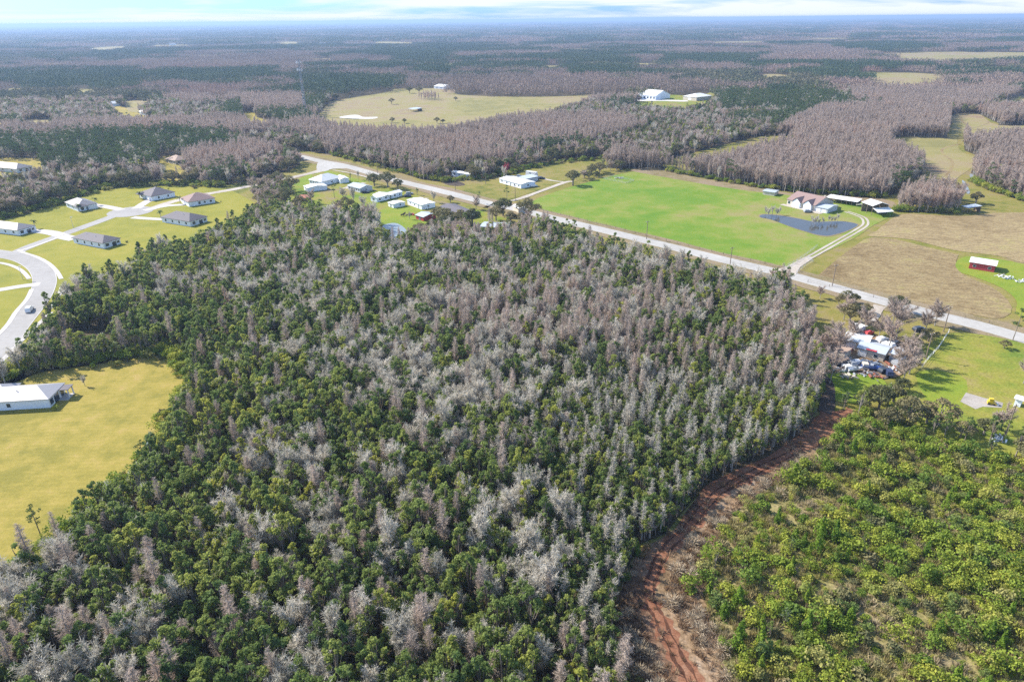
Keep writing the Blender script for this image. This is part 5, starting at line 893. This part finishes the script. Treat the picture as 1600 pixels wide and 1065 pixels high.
for i, (px, py) in enumerate([(122, 42), (160, 49), (190, 72), (270, 71), (50, 45), (310, 48), (370, 67), (452, 45), (504, 45), (548, 57), (580, 55), (505, 70), (653, 37), (675, 36), (995, 46), (1010, 46), (1062, 46), (1150, 41), (1165, 41), (1433, 31), (290, 41), (345, 39), (400, 42), (425, 58), (490, 60), (595, 57), (730, 44), (860, 44), (905, 56), (240, 55), (330, 60), (1260, 50), (1320, 46), (1540, 40), (640, 48), (780, 50), (1100, 56), (1220, 38), (120, 60), (30, 60), (200, 41), (560, 37), (830, 33), (930, 36), (1040, 34)]):
    g = G(px, py); s = min(1.9, g.length / 7000 + .5); ln = r.uniform(.6, 1.8); dup(t0, g, r.uniform(-.4, .4), '%s white building %s, %s' % ('long' if ln > 1.2 else 'short', 'on the horizon line' if py < 43 else 'just below the horizon' if py < 52 else 'in the distant woods', 'far left corner' if px < 100 else 'left part' if px < 250 else 'left of the cell tower' if px < 430 else 'above the cell tower' if px < 560 else 'above the far field' if px < 720 else 'above the picture middle' if px < 900 else 'above the estate' if px < 1110 else 'upper right' if px < 1300 else 'far right corner'), sc=(s * ln, s, min(s, 1.3)))

# ------------------------------------------------------------------ vehicles
def car(label, px, py, heading, paint='carw', L_=4.7, van=False, cat='car', name='parked_car', g=None):
    g = g or G(px, py); t = thing(name, label, cat, (g.x, g.y, .09), heading); w = .92; top = 1.95 if van else 1.68
    pr = [(-L_ / 2, .35), (-L_ / 2, 1.0), (-L_ / 2 + .15, 1.1), (-L_ / 2 + .45, top - .05), (-L_ / 2 + .8, top), (.35, top), (1.05 if not van else 1.5, 1.12), (L_ / 2 - .2, .98), (L_ / 2, .75), (L_ / 2, .35)]
    n = len(pr); v = []
    for s in (-1, 1): v += [(x, s * (w if z < 1.15 else w - .16), z) for x, z in pr]
    part('body', MB().add(v, [tuple(range(n)), tuple(range(2 * n - 1, n - 1, -1))] + [(i, i + n, (i + 1) % n + n, (i + 1) % n) for i in range(n)]), paint, t)
    gl = MB(); gl.box(-L_ / 2 + .62, .45, -w + .13, -w + .17, 1.16, top - .14); gl.box(-L_ / 2 + .62, .45, w - .17, w - .13, 1.16, top - .14); part('side_window', gl, 'glass', t)
    part('windscreen', MB().add([(.42, -w + .2, top - .04), (1.02 if not van else 1.45, -w + .2, 1.17), (1.02 if not van else 1.45, w - .2, 1.17), (.42, w - .2, top - .04)], [(0, 1, 2, 3)]).box(.36, .4, -.6, .6, top - .1, top + .01), 'glass', t)
    for x in (-L_ / 2 + .85, L_ / 2 - .9):
        for s in (-1, 1): part('wheel', MB().tube([(x, s * (w - .16), .26), (x, s * (w + .03), .26)], .35, 12), 'tyre', t)
    for s in (-1, 1): part('headlight', MB().box(L_ / 2 - .03, L_ / 2 + .02, s * .62 - .16, s * .62 + .16, .72, .88), 'lamp', t)
    return t
hd = lambda a, b: (lambda d: math.atan2(d.y, d.x))(G(*b) - G(*a))
car('white sport utility vehicle driving up the curved street', 47, 486, hd((25, 512), (50, 481)), 'carw', 5.0, True, 'car', 'suv')
car('white car parked on the drive of the house behind the cul-de-sac', 234.5, 313, 2.3, 'carw'); car('white van parked beside the motorhome', 838, 280, .6, 'carw', 5.2, True, 'van')
car('white pickup sized car in front of the long mobile home', 834, 292, .4, 'carw'); car('dark blue car beside the grey blue cottage', 571, 302, .2, 'card'); car('dark car at the right end of the gabled white house', 637, 308, .2, 'card'); car('grey car behind the gabled white house', 640, 304, .2, 'carg')
car('dark car behind the long mobile home', 805, 279, .5, 'card'); car('blue grey car left of the silver roofed addition', 812, 277, .4, 'carg'); car('dark car beside the white van', 846, 280, .4, 'card'); car('red car behind the junk yard barn', 1356, 523, .6, 'carr'); car('dark blue car beside the golden roadside bush', 1436, 517, .2, 'card')
car('silver car parked under the brown house gables', 1262, 332, .1, 'carg'); car('grey car under the pole barn lean-to', 1376, 334, .2, 'carg')
# motorhome
g = G(831, 275); t = thing('motorhome', 'white motorhome parked behind the long mobile home', 'motorhome', (g.x, g.y, 0), -.6); part('body', MB().box(-4.4, 3.2, -1.2, 1.2, .5, 3.2).box(3.2, 4.4, -1.1, 1.1, .5, 1.9).box(2.4, 4.0, -1.18, 1.18, 2.1, 3.1), 'carw', t); part('windscreen', MB().box(3.3, 4.0, -.95, .95, 1.91, 2.09), 'glass', t); part('side_window', MB().box(-1.5, 0, -1.23, -1.19, 1.7, 2.4).box(-1.5, 0, 1.19, 1.23, 1.7, 2.4), 'glass', t)
for x in (-2.6, 3.4):
    for s in (-1, 1): part('wheel', MB().tube([(x, s * 1., .42), (x, s * 1.25, .42)], .42, 12), 'tyre', t)
JUNK = [(1288, 570, 'card', 'dark scrap car at the left end of the junk yard'), (1296, 566, 'carb', 'blue scrap car beside the leaning bare tree'), (1304, 569, 'carb', 'second blue scrap car in the junk row'), (1311, 572, 'card', 'dark scrap car in the middle of the junk row'), (1293, 577, 'carw', 'white scrap car at the front of the junk row'), (1318, 577, 'carg', 'grey scrap car in front of the junk row'), (1326, 579, 'carw', 'white scrap car left of the blue boat'), (1330, 570, 'carg', 'grey scrap car beside the workshop'), (1340, 570, 'carw', 'white scrap car before the workshop door'), (1350, 574, 'walltan', 'tan scrap car before the workshop'), (1368, 574, 'carg', 'grey scrap car right of the workshop door'), (1382, 582, 'card', 'dark scrap car beside the pinkish tree'), (1388, 586, 'carb', 'blue scrap car at the lower right of the yard'), (1360, 538, 'carg', 'grey car behind the workshop'), (1378, 533, 'carw', 'white car among the bare trees behind the workshop'), (1398, 540, 'card', 'dark car under the large bare tree'), (1388, 541, 'carw', 'white car under the large bare tree'), (1320, 566, 'card', 'black scrap car tight in the junk row'), (1399, 571, 'carg', 'grey car in front of the right hand shed'), (1344, 527, 'card', 'dark car behind the barn')]
for i, (px, py, pt, lb) in enumerate(JUNK): car(lb, px, py, random.uniform(0, 3.1), pt, 4.3, i % 3 == 0, 'car', 'scrap_car')
def boat(label, px, py, rz, mat='carw', s=1.):
    g = G(px, py); t = thing('boat', label, 'boat', (g.x, g.y, .45), rz); rows = []
    for k in range(7):
        u = k / 6; x = -3 + 6 * u; w = 1.1 * (1 - u ** 3) + .02; rows.append([(x, -w, 1.), (x, -w * .8, .35), (x, 0, .05 + .35 * u ** 3), (x, w * .8, .35), (x, w, 1.)])
    v = [p for q in rows for p in q]; f = [(5 * i + k, 5 * i + k + 1, 5 * i + k + 6, 5 * i + k + 5) for i in range(6) for k in range(4)] + [(0, 1, 2, 3, 4)]
    part('hull', MB().add(v, f).box(-2.9, 1.6, -.85, .85, .7, .8), mat, t); part('seat', MB().box(-.6, .2, -.6, .6, .8, 1.3), 'carg', t); part('windscreen', MB().box(.7, .78, -.7, .7, .8, 1.35), 'glass', t); part('outboard', MB().box(-3.35, -3.02, -.2, .2, .3, 1.5), 'card', t); t.scale = (s, s, s)
boat('white boat with a blue side lying in the junk yard front', 1362, 578, -.4, 'tarp', 1.1); boat('white boat at the left corner of the junk yard', 1303, 580, -.7); boat('white boat beside the junk cars', 1335, 580, .2, 'carw', .9)
def junkpile(label, px, py, mats, s=1.0, seed=0, name='debris_pile'):
    rr2 = random.Random(seed); g = G(px, py); t = thing(name, label, 'debris', (g.x, g.y, 0), 0)
    for k, mm_ in enumerate(mats):
        b = MB()
        for _ in range(7):
            c = Vector((rr2.gauss(0, 1.1 * s), rr2.gauss(0, .8 * s), rr2.uniform(.1, .7 * s))); a = rr2.uniform(0, 3); l = rr2.uniform(.4, 1.6) * s; d = Vector((math.cos(a) * l, math.sin(a) * l, rr2.uniform(-.1, .5)))
            b.tube([c - d * .5, c + d * .5], rr2.uniform(.1, .32) * s, 4)
        part('scrap', b, mm_, t)
for i, a in enumerate([('brush pile on the bright grass below the junk yard', 1321, 589, ('wood', 'walltan')), ('branch pile on the grass right of the brush pile', 1350, 586, ('wood', 'metal')), ('dark burnt pile at the lawn below the boats', 1366, 590, ('walldark', 'rust')), ('blue and white scrap heap in the junk row', 1312, 566, ('tarp', 'carw', 'metal')), ('rusty scrap heap behind the workshop', 1332, 548, ('rust', 'carr')), ('white scrap heap beside the workshop', 1348, 568, ('carw', 'walltan', 'metal')), ('pale scrap heap at the right end of the yard', 1392, 576, ('carw', 'rust', 'carg')), ('pale scrap heap behind the bare trees', 1372, 541, ('metal', 'carw')), ('white scrap heap before the workshop wall', 1357, 569, ('metal', 'carw', 'wallred')), ('white and blue scrap pile at the left fence', 1300, 574, ('carw', 'carb')), ('heap of white furniture below the concrete slab', 1560, 688, ('carw', 'metal')), ('rubble heap on the bright grass near the red barn', 1577, 436, ('metal', 'carw')), ('second rubble heap right of the red barn', 1566, 432, ('carw', 'wood')), ('white rubble at the right edge past the red barn', 1596, 441, ('carw', 'metal')), ('red tank pile beside the long open shed', 1333, 313, ('carr', 'carw')), ('dark brush pile left of the red shed', 643, 336, ('wood', 'carr')), ('metal pen rubble on the pasture edge', 968, 279, ('metal', 'metal', 'wood'))]): junkpile(a[0], a[1], a[2], a[3], 1.2, i)
# yellow machine on the slab
g = G(1548, 632); t = thing('skid_steer', 'small yellow machine standing on the concrete slab', 'machine', (g.x, g.y, 0), -.4); part('body', MB().box(-1, .7, -.6, .6, .4, 1.2).box(-.7, .3, -.5, .5, 1.2, 2.0), 'yellow', t); part('bucket', MB().box(1.2, 1.7, -.8, .8, .1, .6), 'metal', t); part('arm', MB().box(.5, 1.3, -.7, -.55, .5, .8), 'yellow', t); part('arm', MB().box(.5, 1.3, .55, .7, .5, .8), 'yellow', t)
for x in (-.6, .5):
    for s in (-1, 1): part('wheel', MB().tube([(x, s * .55, .35), (x, s * .8, .35)], .36, 10), 'tyre', t)

# ------------------------------------------------------------------ cell tower, poles, fences, animals
g = G(477.6, 181); TH = 62; t = thing('cell_tower', 'tall lattice cell tower rising from the cypress wood beside the far field', 'tower', (g.x, g.y, 0))
lat = MB(); cs = [(math.cos(a) , math.sin(a)) for a in (0.3, 2.394, 4.489)]; W0, W1 = 1.9, .8
for k in range(3): lat.tube([(cs[k][0] * W0, cs[k][1] * W0, 0), (cs[k][0] * W1, cs[k][1] * W1, TH)], .34, 4)
for i in range(22):
    z0, z1 = TH * i / 22, TH * (i + 1) / 22; w0 = W0 + (W1 - W0) * z0 / TH; w1 = W0 + (W1 - W0) * z1 / TH
    for k in range(3): k2 = (k + 1) % 3; lat.tube([(cs[k][0] * w0, cs[k][1] * w0, z0), (cs[k2][0] * w1, cs[k2][1] * w1, z1)], .13, 3); lat.tube([(cs[k][0] * w1, cs[k][1] * w1, z1), (cs[k2][0] * w1, cs[k2][1] * w1, z1)], .07, 3)
part('mast', lat, 'steel', t)
for z in (TH - 12, TH - 4):
    pf = MB()
    for k in range(3): k2 = (k + 1) % 3; pf.tube([(cs[k][0] * 2.8, cs[k][1] * 2.8, z), (cs[k2][0] * 2.8, cs[k2][1] * 2.8, z)], .15, 4); pf.tube([(0, 0, z), (cs[k][0] * 2.8, cs[k][1] * 2.8, z)], .12, 4)
    pl = part('platform', pf, 'metal', t)
    for k in range(9):
        a = k * .698; part('antenna', MB().box(-.25, .25, -.15, .15, -1.2, 1.4), 'trim', pl).location = (math.cos(a) * 2.9, math.sin(a) * 2.9, z)
def pole(label, px, py, h=9.5, lamp=False):
    g = G(px, py); t = thing('street_lamp' if lamp else 'utility_pole', label, 'lamp post' if lamp else 'utility pole', (g.x, g.y, 0), .4, 'street lamps' if lamp else 'poles along the road')
    part('pole', MB().tube([(0, 0, -.2), (0, 0, h)], [.11 if lamp else .19, .07 if lamp else .13], 8), 'metal' if lamp else 'wood', t)
    if lamp: part('lamp_head', MB().box(-.2, .9, -.18, .18, h - .05, h + .15), 'metal', t)
    else:
        part('crossarm', MB().box(-1.1, 1.1, -.07, .07, h - .7, h - .52), 'wood', t); part('insulator', MB().tube([(-.95, 0, h - .52), (-.95, 0, h - .3)], .07, 6).tube([(.95, 0, h - .52), (.95, 0, h - .3)], .07, 6), 'trim', t)
POLES = [(805, 313, 'pole where the gravel drive leaves the road'), (711.5, 298, 'pole beside the dark ditch'), (759, 288, 'pole on the grass left of the mobile home'), (896, 289, 'pole in front of the round dark oak'), (1140, 418, 'pole on the verge below the green pasture'), (1474, 518, 'pole beside the fence line and leafless tree'), (1446, 561, 'pole on the fence line right of the junk yard'), (1571, 680, 'pole below the lot at the lower right'), (590, 271, 'pole beside the road near the oak clump'), (1300, 447, 'pole on the verge of the brown field'), (1010, 374, 'pole on the verge left of the pasture middle')]
for px, py, lb in POLES: pole('wooden utility ' + lb, px, py)
pole('street lamp on the lawn beside the straight street', 115, 356.6, 6, True); pole('street lamp inside the street curve at the left', 36, 437, 6, True)
def fence(label, pts, step=4, h=1.3, mat='wood', rails=3, name='fence'):
    P = [G(*p) for p in pts]; t = thing(name, label, 'fence', tuple(P[0])); o = P[0]; ra = MB(); n = 0; pm = None
    for a, b in zip(P, P[1:]):
        d = b - a; k = max(1, int(d.length / step)); u = d.normalized()
        for i in range(k + 1):
            q = a + d * i / k - o; 
            if pm is None: pm = MB().box(-.07, .07, -.07, .07, -.1, h).mesh('post', mat)
            if n < 98: link('post', pm, t, tuple(q)); n += 1
        for j in range(rails): z = h * (j + 1) / rails - .08; ra.tube([a - o + Vector((0, 0, z)), b - o + Vector((0, 0, z))], .03, 4)
    part('rail', ra, mat, t)
PASF = [(822, 322), (876, 336), (947, 353), (1041, 377), (1130, 398), (1195, 413), (1218, 418)]
fence('wire fence between the green pasture and the road', PASF, 6, 1.3, 'wood', 3)
fence('grey rail fence on the left of the pond house gate', [(1226, 419), (1245, 409), (1262, 397), (1276, 386)], 4, 1.4, 'metal', 3); fence('grey rail fence on the right of the pond house gate', [(1244, 428), (1258, 416), (1270, 410), (1262, 404)], 4, 1.4, 'metal', 3)
fence('fence from the road down to the junk yard corner', [(1482, 520), (1466, 545), (1450, 562), (1440, 575)], 4, 1.5, 'trim', 3); fence('fence between the brown stubble and the road', [(1262, 441), (1330, 456), (1400, 474), (1470, 490), (1545, 505)], 6, 1.2, 'wood', 2)
fence('white pen rails at the corner of the green pasture', [(943, 280), (958, 276), (990, 283), (978, 287), (943, 280)], 3, 1.3, 'metal', 4); fence('dark fence in the far field', [(650, 174), (665, 171), (650, 167), (640, 166)], 6, 1.3, 'wood', 2); fence('wire fence beside the gravel drive to the hedge row', [(905, 287), (945, 277), (985, 268), (1045, 255)], 6, 1.3, 'wood', 3)
def cow(label, px, py, rz, s=1):
    g = G(px, py); t = thing('cow', label, 'cow', (g.x, g.y, 0), rz, 'cattle on the yard grass')
    V_ = [(-.95, 0, 1.1), (-.4, 0, 1.08), (.3, 0, 1.08), (.8, 0, 1.18), (1.15, 0, 1.3), (1.5, 0, 1.1)]; Rr = [.3, .4, .42, .34, .2, .13]
    me = bpy.data.meshes.new('body'); me.from_pydata(V_, [], []); b = MB(); b.tube(V_, Rr, 8)
    for x in (-.75, .65):
        for y_ in (-.22, .22): b.tube([(x, y_, 1.), (x + .04 * (1 if x < 0 else 0), y_, .5), (x, y_, .0)], [.14, .08, .06], 6)
    b.tube([(-1.1, 0, 1.2), (-1.22, 0, .7)], [.05, .03], 4); b.tube([(1.2, .1, 1.35), (1.25, .25, 1.38)], [.05, .03], 4); b.tube([(1.2, -.1, 1.35), (1.25, -.25, 1.38)], [.05, .03], 4)
    bpy.data.meshes.remove(me); link('body', b.mesh('body', 'cow'), t)
cow('dark cow left of its mate on the yellow grass below the small white outbuilding', 629, 338, .4); cow('dark cow right of its mate on the yellow grass below the small white outbuilding', 632, 336, 1.2)
for i, (px, py, lb) in enumerate([(640, 288, 'small white sign post by the road bend')]): pass
# haze: one closed box of even pale air, ground inside, sky outside
hz = MB().box(-62000, 62000, -62000, 62000, -1.5, 108).mesh('haze', mt['floor']); m = bpy.data.materials.new('haze_air'); m.use_nodes = True; t_ = m.node_tree; t_.nodes.clear()
pv = ND(t_, 'ShaderNodeVolumePrincipled'); pv.inputs['Color'].default_value = (.42, .60, .90, 1); pv.inputs['Density'].default_value = HAZE = .00012; pv.inputs['Anisotropy'].default_value = .2; ou = ND(t_, 'ShaderNodeOutputMaterial'); t_.links.new(pv.outputs[0], ou.inputs['Volume'])
hz.materials.clear(); hz.materials.append(m); tag(link('haze', hz), kind='stuff')
